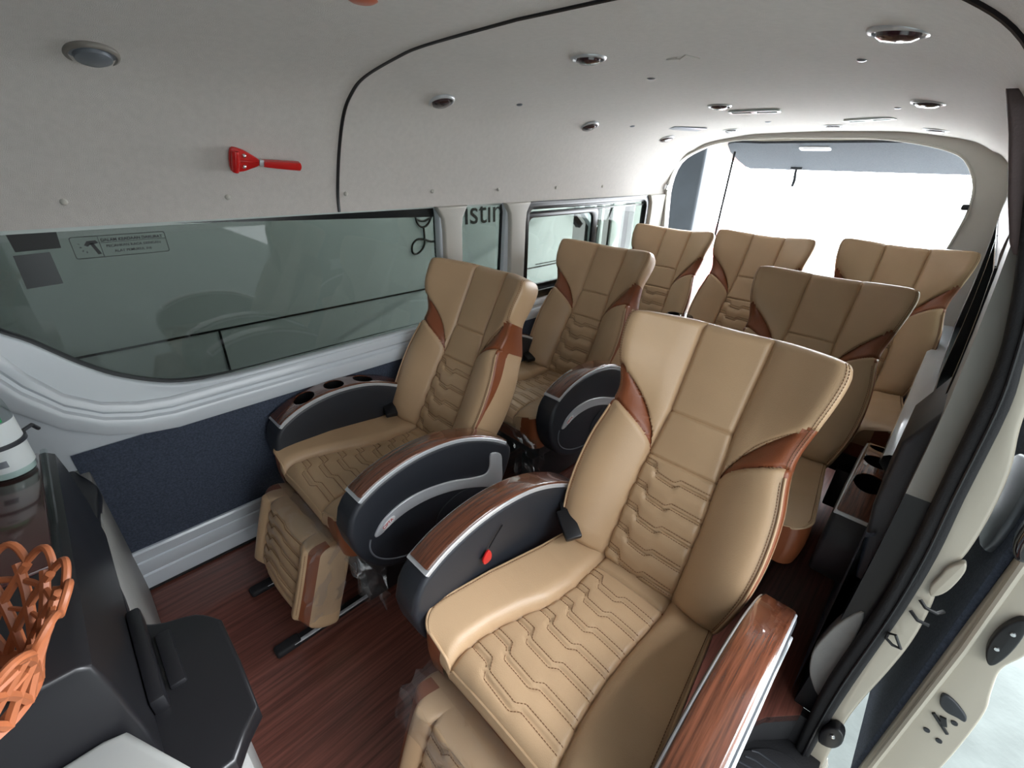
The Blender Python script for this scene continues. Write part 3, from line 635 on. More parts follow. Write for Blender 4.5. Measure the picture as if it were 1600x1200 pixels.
def param_sheet(us, vs, cuts, pfun, region):
    bm = bmesh.new(); G = [[bm.verts.new((u, v, 0)) for u in us] for v in vs]
    for i in range(len(vs)-1):
        for j in range(len(us)-1): bm.faces.new([G[i][j], G[i][j+1], G[i+1][j+1], G[i+1][j]])
    for f in cuts:
        val = {v: f(v.co.x, v.co.y) for v in bm.verts}
        new = []
        for e in list(bm.edges):
            a, b = e.verts; fa, fb = val[a], val[b]
            if fa*fb < 0 and abs(fa) < 1 and abs(fb) < 1:
                t = fa/(fa-fb)
                if t < .04 or t > .96: continue
                _, nv_ = bmesh.utils.edge_split(e, a, t); new.append(nv_)
        ns = set(new)
        for fc in list(bm.faces):
            q = [v for v in fc.verts if v in ns]
            if len(q) == 2:
                try: bmesh.utils.face_split(fc, q[0], q[1])
                except Exception: pass
    bm.verts.ensure_lookup_table(); bm.verts.index_update()
    par = [(v.co.x, v.co.y) for v in bm.verts]
    P = [pfun(u, v) for u, v in par]
    regs = {}
    for fc in bm.faces:
        cu = sum(par[v.index][0] for v in fc.verts)/len(fc.verts); cv = sum(par[v.index][1] for v in fc.verts)/len(fc.verts)
        regs.setdefault(region(cu, cv), []).append([v.index for v in fc.verts])
    bm.free(); out = {}
    for r, fs in regs.items():
        used = sorted({i for f in fs for i in f}); mp_ = {k: i for i, k in enumerate(used)}
        me = mesh([P[i] for i in used], [[mp_[i] for i in f] for f in fs], recalc=False, angle=60)
        out[r] = me
    return out
def xU(U, s):
    a = abs(U); c = cc(s); return (a/UC)*c if a <= UC else c+(min(a, 1)-UC)/(1-UC)*(Wd(s)-c)
us = list(np.concatenate([np.linspace(0, UC-.03, 16), np.linspace(UC-.02, UC+.03, 7), np.linspace(UC+.05, 1, 20), np.linspace(1.03, 1.15, 5), np.linspace(1.2, 1.5, 6), np.linspace(1.55, 1.65, 3), np.linspace(1.75, 2, 4)]))
us = [-u for u in us[::-1]][:-1]+us
ss = sorted(set(np.round(np.concatenate([np.linspace(-.01, .0, 4), np.linspace(.004, .325, 108), np.linspace(.328, .50, 58), np.linspace(.504, .68, 26), np.linspace(.685, SMAX, 14)]), 5)))
def f1(U, s): return s-s_up(xU(U, s)) if abs(U) > UC else 9
def f2(U, s): return s-s_lo(xU(U, s)) if abs(U) > UC else 9
def stripe(s): return 1.03+.22*sstep(-.02, .40, s)
def f3(U, s): return (abs(U)-stripe(s)) if (s < .41 and abs(U) > 1) else 9
def f4(U, s): return (abs(U)-(1.03+.02)) if (s < .41 and abs(U) > 1) else 9
def breg(U, s):
    a = abs(U); side = 'L' if U < 0 else 'R'
    if a < UC: return 'quilted_panel' if s < .325 else ('lumbar_pad' if s < .456 else 'headrest')
    x = xU(U, s)
    if a >= 1.6: return 'back_shell'
    if s > s_up(x): return 'wing'+side
    if s > s_lo(x): return 'accent'+side
    if a > 1: return 'side_panel'+side if a > stripe(s) else 'side_stripe'+side
    return 'side_bolster'+side
BK = param_sheet(us, ss, [f1, f2, f3, lambda U, s: s-.325 if abs(U) <= UC+.001 else 9, lambda U, s: s-.456 if abs(U) <= UC+.001 else 9], back_point, breg)

def dashes(path, r=.00085, dash=.0048, gap=.0022):
    """short stitches along a polyline"""
    P = [np.array(p) for p in path]; acc = [0]
    for a, b in zip(P, P[1:]): acc.append(acc[-1]+np.linalg.norm(b-a))
    def at(d):
        i = min(max(np.searchsorted(acc, d)-1, 0), len(P)-2); t = (d-acc[i])/max(1e-9, acc[i+1]-acc[i]); return P[i]+(P[i+1]-P[i])*t
    vs = []; fs = []; d = 0
    while d < acc[-1]-dash:
        a = at(d); b = at(d+dash); t = b-a; t /= np.linalg.norm(t)+1e-9; up = np.array([0, -.5, .86]); s_ = np.cross(t, up); s_ /= np.linalg.norm(s_)+1e-9; up = np.cross(s_, t)
        n = len(vs)
        for p in (a, b): vs += [p+s_*r, p+up*r*1.2, p-s_*r, p-up*r]
        fs += [[n, n+1, n+5, n+4], [n+1, n+2, n+6, n+5], [n+2, n+3, n+7, n+6], [n+3, n, n+4, n+7], [n, n+3, n+2, n+1], [n+4, n+5, n+6, n+7]]
        d += dash+gap
    return vs, fs
def stitch_mesh(paths, pf, off):
    V = []; F = []
    for path in paths:
        pp = []
        for (u, v) in path: pp.append(pf(u, v))
        vs, fs = dashes(pp); n = len(V); V += vs; F += [[i+n for i in f] for f in fs]
    return mesh(V, F, smooth=False, recalc=False)
def bpo(U, s):
    p = back_point(U, s); return p+NV*.0012
bst = []
for r in ROWS:
    for o_ in (-.0035, .0125):
        bst.append([(t*(UC-.015), r+o_+float(zig(t))) for t in np.linspace(-1, 1, 60)])
for sg in (-1, 1):
    for du in (1.0, 1.05): bst.append([(sg*du, s) for s in np.linspace(.43, .70, 40)])
    bst.append([(sg*.985, s) for s in np.linspace(.02, .40, 50)])
    bst.append([(sg*u, float(s_up(xU(u, .46))+.007)) for u in np.linspace(.5, 1.0, 20)])
BST = stitch_mesh(bst, bpo, .001)
def bpip(sg): return tube([back_point(sg*1.02, s)+np.array([sg*.002, 0, 0])+NV*.001 for s in np.linspace(.01, .41, 50)], .0032, 8)
BPIPL, BPIPR = bpip(-1), bpip(1)

# seat cushion
YB, YF = .035, -.505
def cs(y, sg=-1): return np.interp(y, [-.505, -.45, -.385, -.3, -.23, -.14, -.05, .04], [.154, .154, .148, .127, .105, .097, .099, .098] if sg < 0 else [.134, .124, .112, .104, .102, .103, .107, .102])
def Aw(y):
    a = np.interp(y, [-.505, -.45, -.25, 0, .04], [.268, .270, .246, .216, .208])
    if y < -.455: a = a-.045+.045*math.sqrt(max(0, 1-((-.455-y)/.0505)**2))
    return a
CR = [-.066, -.130, -.194, -.258, -.322, -.386, -.444]
def cush(U, y):
    a = abs(U); sg = 1 if U >= 0 else -1; c = cs(y, sg); A = Aw(y)
    c = min(c, A-.02)
    x = (a/UC)*c if a <= UC else c+(a-UC)/(1-UC)*(A-c)
    z = np.interp(y, [-.505, -.43, -.3, -.12, 0, .04], [.462, .462, .452, .436, .436, .438])
    tau = max(0, (x-c)/(A-c))
    hb = np.interp(y, [-.505, -.3, -.05, .04], [.040, .046, .034, .020])
    z += hb*(.45*min(1, tau/.25)*(2-min(1, tau/.25))+.55*tau)-.006*max(0, (tau-.93)/.07)**2
    z -= .030*(1-math.sqrt(max(0, 1-(max(0, -.455-y)/.0505)**2)))*(1 if a < UC else 1-.45*tau)
    if x < c:
        t = x/c; z += .006*(1-t*t)
        sc = 1.1
        zg = float(zig(t*sg))*sc
        for r in CR:
            z -= .0045*g(y-r-zg, .0045)+.002*g(y-r-zg-.014, .003); z += .003*g(y-r-zg+.03, .024)
        z -= .006*g(y+.035, .004)
    z -= .009*g(abs(x-c), .005)
    return np.array([sg*x, y, z])
cu_us = list(np.concatenate([np.linspace(0, UC-.03, 18), np.linspace(UC-.02, UC+.03, 7), np.linspace(UC+.05, .96, 16), [.98, 1.0]]))
cu_us = [-u for u in cu_us[::-1]][:-1]+cu_us
cu_vs = list(np.concatenate([np.linspace(YB, -.44, 150), np.linspace(-.445, -.49, 14), -.505+.015*(1-np.linspace(.1, 1, 8))**2]))
CU = param_sheet(cu_us, cu_vs, [], cush, lambda U, y: 'seat_panel' if abs(U) < UC else ('bolsterL' if U < 0 else 'bolsterR'))
edge = [cush(-1, y) for y in cu_vs]+[cush(u, cu_vs[-1]) for u in cu_us[1:-1]]+[cush(1, y) for y in cu_vs[::-1]]
def skirt(sel, depth, bulge):
    vs = []; fs = []; K = 6; idx = [i for i, p in enumerate(edge) if sel(p)]
    runs = []; 
    for i in idx:
        if runs and runs[-1][-1] == i-1: runs[-1].append(i)
        else: runs.append([i])
    for run in runs:
        b = len(vs)
        for i in run:
            p = edge[i]; o_ = np.array([p[0]/.26, (p[1]+.25)/.26, 0]); o_ /= max(1e-6, np.linalg.norm(o_))
            if abs(p[0]) < .20: o_ = np.array([0, -1, 0])
            elif p[1] > -.44: o_ = np.array([np.sign(p[0]), 0, 0])
            for k in range(K+1):
                t = k/K; zz = p[2]+(depth-p[2])*t
                vs.append((p[0]+o_[0]*bulge*math.sin(t*math.pi*.8)-o_[0]*.015*t*t, p[1]+o_[1]*bulge*math.sin(t*math.pi*.8)-o_[1]*.02*t*t, zz))
        for i in range(len(run)-1):
            for k in range(K):
                a = b+i*(K+1)+k; fs.append([a, a+1, a+K+2, a+K+1])
    return mesh(vs, fs, angle=60)
SK_C = skirt(lambda p: abs(p[0]) <= .186 and p[1] < -.5, .385, .010)
SK_L = skirt(lambda p: not (p[0] > -.178 and p[1] < -.5) and p[0] < 0, .33, .007); SK_R = skirt(lambda p: not (p[0] < .178 and p[1] < -.5) and p[0] > 0, .33, .007)
SK_F = box(-.185, .185, -.492, -.46, .325, .40, .008)
cst = []
for r in CR:
    for o_ in (-.0035, .0145): cst.append([(t*(UC-.015), r+o_+float(zig(t))*1.1) for t in np.linspace(-1, 1, 60)])
for sg in (-1, 1): cst.append([(sg*.965, y) for y in np.linspace(.0, -.47, 60)])
CST = stitch_mesh(cst, lambda u, y: cush(u, y)+np.array([0, 0, .0012]), .001)
CPIP = tube([p+np.array([0, 0, .001]) for p in edge], .0034, 8)
EDGEBASE = box(-.22, .22, -.46, .02, .33, .425, .02)

# footrest
FT = np.array([0, -.572, .385]); FD = np.array([0, -.085, -.268]); FL = np.linalg.norm(FD); FS = FD/FL; FN = np.array([0, -FS[2]*-1, FS[1]*-1]); FN = np.array([0, -.958, .285])
FR = [.045, .090, .135, .180, .225, .262]
def foot(U, s):
    a = abs(U); sg = 1 if U >= 0 else -1; Wf = .214; c = .124+.01*math.sin(s/FL*3.1)
    q = 1.0
    if s < .022: q = math.sqrt(max(0, 1-((.022-s)/.022)**2))
    if s > FL-.022: q = math.sqrt(max(0, 1-((s-FL+.022)/.022)**2))
    nF, nB = .0, -.128
    if a <= 1:
        x = (a/UC)*c if a <= UC else c+(a-UC)/(1-UC)*(Wf-c)
        tau = max(0, (x-c)/(Wf-c)); n = .016*math.sin(min(tau/.45, 1)*math.pi/2)*(1-sstep(.5, .75, tau))-.018*max(0, (tau-.6)/.4)**2
        if x < c:
            t = x/c; n += .008*(1-t*t)
            for r in FR: n -= .008*g(s-r-float(zig(t*sg))*.8, .004)-.004*g(s-r-float(zig(t*sg))*.8+.024, .014)
        n -= .009*g(abs(x-c), .005)
        n -= .005*g(tau-.62, .05)
    else:
        t = a-1
        if t < .5: x = Wf+.004*math.sin(t*2*math.pi); n = -.018+(nB+.02+.018)*(t/.5)
        elif t < .65: th = (t-.5)/.15*math.pi/2; x = Wf-.02*(1-math.cos(th)); n = nB+.02-.02*math.sin(th)
        else: f_ = (t-.65)/.35; x = (Wf-.02)*(1-f_); n = nB
    nm = -.05; n = nm+(n-nm)*q; rc = 1-.04*(1-q)
    return FT+np.array([sg*x*rc, 0, 0])+(s+max(0, -n)/.128*.05*s/FL)*FS+n*FN
fu = list(np.concatenate([np.linspace(0, UC-.03, 14), np.linspace(UC-.02, UC+.03, 7), np.linspace(UC+.05, 1, 15), np.linspace(1.05, 1.5, 6), np.linspace(1.55, 1.65, 3), np.linspace(1.8, 2, 2)]))
fu = [-u for u in fu[::-1]][:-1]+fu
fv = sorted(set(list(np.linspace(0, .022, 7))+list(np.linspace(.024, FL-.024, 90))+list(np.linspace(FL-.022, FL, 7))))
def freg(U, s):
    a = abs(U); sd = 'L' if U < 0 else 'R'
    if a < UC: return 'quilted_panel'
    tau = (a-UC)/(1-UC)
    if tau < .62: return 'bolster'+sd
    if a < 1.0: return 'stripe'+sd
    return 'side'
FTM = param_sheet(fu, fv, [lambda U, s: abs(U)-(UC+.62*(1-UC))], foot, freg)
fst = []
for r in FR[:-1]: fst.append([(t*(UC-.02), r+.004+float(zig(t))*.8) for t in np.linspace(-1, 1, 40)])
for sg in (-1, 1): fst.append([(sg*(UC+.58*(1-UC)), s) for s in np.linspace(.03, FL-.03, 50)])
FST = stitch_mesh(fst, lambda u, s: foot(u, s)+FN*.0012, .001)

# armrest pieces; inner face towards the cushion, outer = +x side, mirrored for the left
AT = [(-.508, .560), (-.488, .590), (-.455, .613), (-.40, .638), (-.32, .657), (-.23, .661), (-.135, .648), (-.05, .619), (.03, .578), (.10, .530)]
AT_ = smooth_poly(AT, 4, False)
AB = [(.112, .51), (.112, .48), (.104, .45), (.088, .41), (.062, .37), (.03, .34), (-.03, .325), (-.12, .29), (-.22, .272), (-.33, .280), (-.42, .315), (-.475, .37), (-.508, .44), (-.520, .51)]
body = AT_+smooth_poly(AB, 4, False)
WT = .037
def off_poly(L, d):
    P = np.array(L); T_ = np.roll(P, -1, 0)-np.roll(P, 1, 0); T_ /= np.linalg.norm(T_, axis=1)[:, None]+1e-9
    N_ = np.stack([-T_[:, 1], T_[:, 0]], 1); c = P.mean(0)
    sgn = np.where(((c-P)*N_).sum(1) > 0, 1, -1)[:, None]; return [tuple(q) for q in P+N_*sgn*d]
def arc_band(d0, d1, i0=1, i1=None):
    P = np.array(AT_); T_ = np.gradient(P, axis=0); T_ /= np.linalg.norm(T_, axis=1)[:, None]; N_ = np.stack([-T_[:, 1], T_[:, 0]], 1)
    i1 = i1 or len(P)-1
    a = P[i0:i1]+N_[i0:i1]*d0; b = P[i0:i1]+N_[i0:i1]*d1
    return [tuple(q) for q in a]+[tuple(q) for q in b[::-1]]
ARM_BODY = prism(0, off_poly(body, .002), -.041, .045, .014, 4)
CAP = prism(0, arc_band(.0085, -.010, 7), -.034, .038, .007, 3)
TRIM = prism(0, arc_band(.0035, -.012, 6), -.0375, .0415, .002, 1)
# front lip of the wood: lies down over the nose
ell = [(-.30+.205*math.cos(a), .43+.125*math.sin(a)) for a in np.linspace(0, 2*math.pi, 48, endpoint=False)]
def rot(L, c, an): return [(c[0]+(p[0]-c[0])*math.cos(an)-(p[1]-c[1])*math.sin(an), c[1]+(p[0]-c[0])*math.sin(an)+(p[1]-c[1])*math.cos(an)) for p in L]
RING = tube([(.046, y, z) for y, z in rot([(-.22+.245*math.cos(a), .435+.135*math.sin(a)) for a in np.linspace(math.radians(168), math.radians(372), 50)], (-.22, .435), .0)], .0026, 8)
DISC = prism(0, [(-.13+.105*math.cos(a), .375+.072*math.sin(a)) for a in np.linspace(0, 2*math.pi, 40, endpoint=False)], .036, .0485, .003)
SW = smooth_poly([(-.44, .482), (-.41, .512), (-.35, .534), (-.27, .535), (-.17, .513), (-.08, .478), (-.02, .462), (.0, .485), (.005, .535), (.052, .512), (.060, .46), (.062, .40), (.045, .372), (.0, .395), (-.07, .432), (-.16, .470), (-.25, .492), (-.33, .494), (-.39, .480), (-.425, .464), (-.445, .464)], 4)
SWOOSH = prism(0, SW, .040, .0505, .003)
BADGE = prism(0, rot([(-.400+.024*math.cos(a), .492+.011*math.sin(a)) for a in np.linspace(0, 2*math.pi, 28, endpoint=False)], (-.400, .492), .55), .050, .0525, .0008)
BTXT = text_mesh('CIPTA', .014, (.0526, -.419, .479), (0, .88, .47), (0, -.47, .88), .0003, .0002)
cupc = [(-.372, .645), (-.255, .660), (-.135, .648)]
CUT = [prism(2, [(.038*math.cos(q), y+.038*math.sin(q)) for q in np.linspace(0, 2*math.pi, 32, endpoint=False)], z-.10, z+.05) for y, z in cupc]
CAPC = prism(0, arc_band(.0085, -.010, 5), -.044, .050, .007, 3); TRIMC = prism(0, arc_band(.0035, -.012, 4), -.0475, .0535, .002, 1); ARM_BODYC = prism(0, off_poly(body, .002), -.051, .057, .014, 4)
CAPC = boolcut(CAPC, CUT); TRIMC = boolcut(TRIMC, CUT); ARM_BODYC = boolcut(ARM_BODYC, CUT)
for c_ in CUT: pass
CUPS = [joinm([lathe([(.0405, .006), (.0412, .003), (.041, -.004), (.038, -.004), (.0372, .006), (.0372, -.095), (.0001, -.095)], 28, 2, (0, y, z+.001))]) for y, z in cupc]
for cm, (y, z) in zip(CUPS, cupc):
    sl = interp(y, [p[0] for p in AT_], [p[1] for p in AT_])
    e = .02; gr = (interp(y+e, [p[0] for p in AT_], [p[1] for p in AT_])-interp(y-e, [p[0] for p in AT_], [p[1] for p in AT_]))/(2*e)
    for vtx in cm.vertices: vtx.co.z += (vtx.co.y-y)*gr+(sl-z)-.002
def mir(me):
    m2 = me.copy()
    for vtx in m2.vertices: vtx.co.x *= -1
    bm = bmesh.new(); bm.from_mesh(m2); bmesh.ops.reverse_faces(bm, faces=bm.faces); bm.to_mesh(m2); bm.free(); smoothing(m2); return m2
cache = {}
def shared(key, me, mname):
    if key not in cache:
        for p_ in me.polygons: p_.material_index = 0
        me.materials.clear(); me.materials.append(M[mname]); cache[key] = me
    return cache[key]
def armrest(parent, side, cups, xo=.307):
    sx = 1 if side == 'R' else -1; k = side
    def pm(key, me, mt, par):
        kk = key+k
        if kk not in cache: shared(kk, me if sx > 0 else mir(me), mt)
        return add(key.rstrip('_'), cache[kk], None, par)
    b = pm('armrest' if not cups else 'armrest_', ARM_BODYC if cups else ARM_BODY, 'dark', parent); b.location = (sx*xo, .018 if cups else 0, -.018 if cups else 0)
    b['label'] = 'charcoal armrest shell with glossy wood top' + (' and cup holders' if cups else '')
    pm('wood_cap' if not cups else 'wood_cap_', CAPC if cups else CAP, 'wood', b); pm('silver_trim' if not cups else 'silver_trim_', TRIMC if cups else TRIM, 'silver', b)
    if cups:
        for i, cm in enumerate(CUPS):
            kk = 'cup%d' % i
            if kk not in cache: shared(kk, cm, 'cup')
            add('cup_holder', cache[kk], None, b)
    else:
        pm('swoosh_panel', SWOOSH, 'silver', b); pm('badge', BADGE, 'badge', b); pm('round_recess', DISC, 'dark', b); pm('oval_trim', RING, 'grey', b)
        if side == 'R':
            if 'btxt' not in cache: shared('btxt', BTXT, 'red')
            add('badge_lettering', cache['btxt'], None, b)
    return b
# base, buckle, film
BASE = joinm([box(-.19, .19, -.38, .02, .20, .335, .012), box(-.185, -.115, -.42, .05, .012, .21, .006), box(.115, .185, -.42, .05, .012, .21, .006), box(-.12, .12, -.32, -.02, .14, .21, .006)])
BUCK = joinm([box(-.045, .045, -.024, .024, -.010, .010, .005), tube([(-.04, 0, 0), (-.07, .005, -.01)], .010, 8)])
def crumple(pts, nu, nv, amp, seed, close=False):
    r = np.random.default_rng(seed); P = np.array(pts, float); vs = []; fs = []
    H = r.normal(size=(nu+1, nv+1, 3))
    for _ in range(1):
        H[1:-1, 1:-1] = (H[1:-1, 1:-1]*2+H[:-2, 1:-1]+H[2:, 1:-1]+H[1:-1, :-2]+H[1:-1, 2:])/3
    for i in range(nu+1):
        for j in range(nv+1):
            u, v = i/nu, j/nv; p = P[0]*(1-u)*(1-v)+P[1]*u*(1-v)+P[2]*u*v+P[3]*(1-u)*v; vs.append(p+H[i, j]*amp)
    for i in range(nu):
        for j in range(nv):
            a = i*(nv+1)+j; fs.append([a, a+1, a+nv+2]); fs.append([a, a+nv+2, a+nv+1])
    return mesh(vs, fs, smooth=False, recalc=False)
def wrap_film(s0, s1, u0, u1, seed, amp=.0009):
    r = np.random.default_rng(seed); U = np.linspace(u0, u1, 30); Sx = np.linspace(s0, s1, 14); vs = []; fs = []
    for s in Sx:
        for u in U:
            uu = ((u+2) % 4)-2; p = foot(uu, s); c = FT+FS*FL/2-FN*.05; d = p-c; d[1] *= 1; vs.append(c+d*1.03+FN*.003+r.normal(size=3)*amp*1.5)
    n = len(U)
    for i in range(len(Sx)-1):
        for j in range(n-1):
            a = i*n+j; fs.append([a, a+1, a+n+1]); fs.append([a, a+n+1, a+n])
    return mesh(vs, fs, smooth=False, recalc=False)
WRAP1 = joinm([crumple([(-.222, -.500, .400), (.222, -.500, .400), (.225, -.588, .392), (-.225, -.588, .392)], 14, 6, .004, 41), crumple([(-.222, -.590, .395), (-.02, -.592, .397), (-.06, -.612, .33), (-.226, -.615, .31)], 9, 6, .003, 42)])
WRAP2 = joinm([crumple([(-.222, -.480, .400), (.222, -.480, .400), (.225, -.585, .394), (-.225, -.585, .394)], 14, 6, .004, 5), crumple([(.225, -.480, .395), (.224, -.592, .39), (.232, -.655, .15), (.232, -.53, .13)], 7, 9, .004, 6)])
TAIL = joinm([crumple([(.20, -.50, .34), (.255, -.40, .35), (.285, -.43, .20), (.262, -.47, .16)], 6, 9, .008, 11), crumple([(.21, -.49, .36), (.23, -.44, .36), (.27, -.45, .17), (.265, -.47, .15)], 5, 8, .009, 12),
              crumple([(-.10, -.50, .39), (.18, -.49, .38), (.20, -.54, .33), (-.12, -.55, .36)], 10, 5, .005, 13)])
TAIL = joinm([TAIL, crumple([(.22, -.49, .33), (.30, -.40, .33), (.33, -.43, .13), (.27, -.46, .10)], 6, 10, .010, 31)])
FRONTFILM = joinm([crumple([(-.05, -.52, .41), (.30, -.53, .42), (.30, -.56, .23), (.10, -.56, .26)], 10, 9, .010, 21), crumple([(.10, -.50, .42), (.33, -.50, .38), (.31, -.55, .18), (.22, -.55, .22)], 8, 9, .012, 22),
                   crumple([(-.20, -.50, .43), (.10, -.51, .42), (.08, -.55, .33), (-.18, -.55, .35)], 9, 5, .008, 23)])

def seat(x, y, label, left=None, right=None, footrest=None, film=None, buckle=None, z=0, rz=0, group='tan leather captain seats', xo=.307, sx=1.0, scale=1.0):
    t = thing('captain_seat', label, 'seat', (x, y, z), group=group, rot=(0, 0, math.radians(rz))); t.scale = (sx*scale, scale, scale)
    bk = add('backrest', shared('bshell', BK['back_shell'], 'black'), None, t)
    for k_, nm_, mt in (('quilted_panel', 'quilted_panel', 'tan'), ('lumbar_pad', 'lumbar_pad', 'tan'), ('headrest', 'headrest', 'tan'), ('wingL', 'headrest_wing', 'tan'), ('wingR', 'headrest_wing', 'tan'),
        ('side_bolsterL', 'side_bolster', 'tan'), ('side_bolsterR', 'side_bolster', 'tan'), ('side_panelL', 'side_panel', 'tan'), ('side_panelR', 'side_panel', 'tan'),
        ('accentL', 'accent_panel', 'rust'), ('accentR', 'accent_panel', 'rust'), ('side_stripeL', 'side_stripe', 'rust'), ('side_stripeR', 'side_stripe', 'rust')):
        o = add(nm_, shared('b'+k_, BK[k_], mt), None, bk)
        if mt == 'rust': o['label'] = 'rust brown leather accent'
    add('stitching', shared('bst', BST, 'thread'), None, bk); add('piping', shared('bpipl', BPIPL, 'tan'), None, bk); add('piping', shared('bpipr', BPIPR, 'tan'), None, bk)
    c = add('seat_cushion', shared('cbase', EDGEBASE, 'rust'), None, t)
    add('quilted_panel', shared('cpanel', CU['seat_panel'], 'tan2'), None, c)
    add('side_bolster', shared('cbL', CU['bolsterL'], 'tan2'), None, c); add('side_bolster', shared('cbR', CU['bolsterR'], 'tan2'), None, c)
    add('front_panel', shared('skc', SK_C, 'tan2'), None, c); 
    for kk_, mm_ in (('skl', SK_L), ('skr', SK_R)): o = add('skirt', shared(kk_, mm_, 'rust'), None, c); o['label'] = 'rust brown leather side skirt'
    add('front_skirt', shared('skf', SK_F, 'rust'), None, c)
    add('stitching', shared('cst', CST, 'thread'), None, c); add('piping', shared('cpip', CPIP, 'tan2'), None, c)
    add('seat_base', shared('base', BASE, 'black'), None, t)
    if left: armrest(t, 'L', left == 'cups', .275 if left == 'cups' else xo)
    if right: armrest(t, 'R', right == 'cups', xo)
    if footrest:
        f = add('footrest', shared('fside', FTM['side'], 'tan2'), None, t)
        for k_, nm_, mt in (('quilted_panel', 'quilted_panel', 'tan2'), ('bolsterL', 'side_bolster', 'tan2'), ('bolsterR', 'side_bolster', 'tan2'), ('stripeL', 'accent_stripe', 'rust'), ('stripeR', 'accent_stripe', 'rust')):
            add(nm_, shared('f'+k_, FTM[k_], mt), None, f)
        add('stitching', shared('fst', FST, 'thread'), None, f)
        add('footrest_bracket', shared('fbr', joinm([box(-.13, -.10, -.53, -.33, .26, .29, .004), box(.10, .13, -.53, -.33, .26, .29, .004)]), 'black'), None, t)
    if film == 1: add('plastic_wrap', WRAP1, 'film', t)
    if film == 2: add('plastic_wrap', WRAP2, 'film', t); add('plastic_wrap', TAIL, 'film', t)
    if film == 3: add('plastic_wrap', FRONTFILM, 'film', t)
    if buckle:
        bx_, by_, bz_, rx_, ry_, rz_ = buckle
        b = add('belt_buckle', shared('buck', BUCK, 'black'), None, t, (bx_, by_, bz_)); b.rotation_euler = [math.radians(q) for q in (rx_, ry_, rz_)]
    return t
X1, X2_ = .479, -.461
s1 = seat(X1, 0, 'large tan seat nearest the camera with red tag on its left armrest', 'wood', 'wood', True, 1, (-.203, -.035, .512, 10, 22, -28))
# red tag with black cord hanging on the inner side of the near seat's left armrest
add('red_tag', prism(0, smooth_poly([(-.014, -.016), (-.018, .004), (0, .022), (.010, .004), (.006, -.014)], 4), -.003, .004, .002), 'red', s1, (-.256, -.30, .545))
add('tag_cord', tube([(-.258, -.295, .568), (-.260, -.27, .590), (-.261, -.245, .610)], .0018, 6), 'black', s1)
s2 = seat(X2_, .01, 'tan seat at the front left beside the big window', 'cups', 'wood', True, 2, (-.205, -.05, .50, 0, 10, -20))
s3 = seat(X2_, .857, 'tan seat in the middle of the left row behind the front left seat', 'cups', 'wood', None, 3, (-.205, -.05, .50, 0, 10, -20))
s4 = seat(.50, .964, 'shaded tan seat directly behind the large near seat', None, 'cups', None, None, None, xo=.350)
s5 = seat(-.50, 1.66, 'tan rear seat in the left rear corner beside the sliding window', None, None, None, None, None, z=.02, sx=.97)
s6 = seat(.02, 1.68, 'shaded rear seat in the middle of the last row', None, None, None, None, None, z=.04, sx=.95)
s7 = seat(.625, 1.72, 'shaded rear seat in the right rear corner', None, None, None, None, None, z=.06, sx=.97)
# shared cup holder box between two rear seats
cb = thing('cup_holder_console', 'glossy black cup holder console between the left and middle rear seats', 'console', (-.245, 1.66, 0))
add('console_body', boolcut(box(-.075, .07, -.16, .12, .525, .655, .025, 4), [prism(2, [(-.03+.034*math.cos(q), -.02+.034*math.sin(q)) for q in np.linspace(0, 2*math.pi, 24, endpoint=False)], .60, .70)]), 'gloss', cb)
add('cup_holder', lathe([(.033, .660), (.040, .660), (.041, .654), (.033, .652), (.033, .612), (.0001, .612)], 24, 2, (-.03, -.02, 0)), 'gloss', cb)
add('pedestal', box(-.004, .012, -.10, .06, 0, .53, .002), 'black', cb)

# floor rails
def rail(x, y0, y1, lb):
    r = thing('floor_rail', lb, 'rail', (x, y0, 0), group='seat rails on the floor'); Ln = y1-y0
    add('channel', box(-.016, .016, .02, Ln, .0, .018, .003), 'black', r)
    add('bright_strip', box(.008, .020, .05, Ln, .017, .022, .001), 'silver', r)
    add('end_cap', joinm([box(-.021, .021, -.005, .075, 0, .026, .010, 4)]), 'rubber', r)
rail(-.315, -.72, 2.2, 'rail beside the aisle under the left row of seats'); rail(-.607, -.70, 2.2, 'rail nearest the left wall under the left row of seats')
rail(.335, -.50, 2.2, 'rail under the aisle side of the near seat'); rail(.625, -.50, 2.2, 'rail under the door side of the near seat')

# ------------------------------------------------------------------ cabinet behind the front seats
add('size_tag', box(-.006, .006, -.020, .002, .0, .002), 'label', s4, (.40, -.41, .605)).rotation_euler = (math.radians(20), 0, 0)
cab = thing('cabinet', 'black topped grey cabinet at the front left with moulded edges', 'cabinet', (-.25, -1.15, 0))
cab.location = (0, 0, 0)
add('body', joinm([box(-.885, -.12, -1.45, -.958, 0, .585, .004), box(-.12, .16, -1.45, -.985, 0, .58, .004), prism(2, [(-.04, -1.2), (-.02, -.90), (.03, -.86), (.20, -.87), (.25, -.92), (.25, -1.2)], 0, .58, .004)]), 'board', cab)
edge_ = smooth_poly([(-.90, -1.0), (-.80, -.985), (-.68, -.950), (-.60, -.955), (-.5, -.964), (-.35, -.966), (-.22, -.958), (-.115, -.952), (-.07, -.92), (-.04, -.86), (.008, -.828)], 4, False)+[(.12, -.828), (.229, -.832), (.255, -.86), (.286, -.884), (.30, -1.3), (-.90, -1.3)]
add('counter', prism(2, edge_, .565, .605, .008), 'black', cab)
add('riser', joinm([prism(0, [(-.958, .60), (-.960, .70), (-.966, .80), (-.972, .845), (-.985, .855), (-1.30, .855), (-1.30, .60)], -.44, .205, .006)]), 'black', cab)
add('tray', joinm([box(-.43, -.02, -1.29, -.992, .855, .862, .003)]), 'tray', cab)
add('tray_rail', joinm([tube([(-.42, -.984, .866), (-.03, -.984, .866)], .006, 8)]), 'clear', cab)
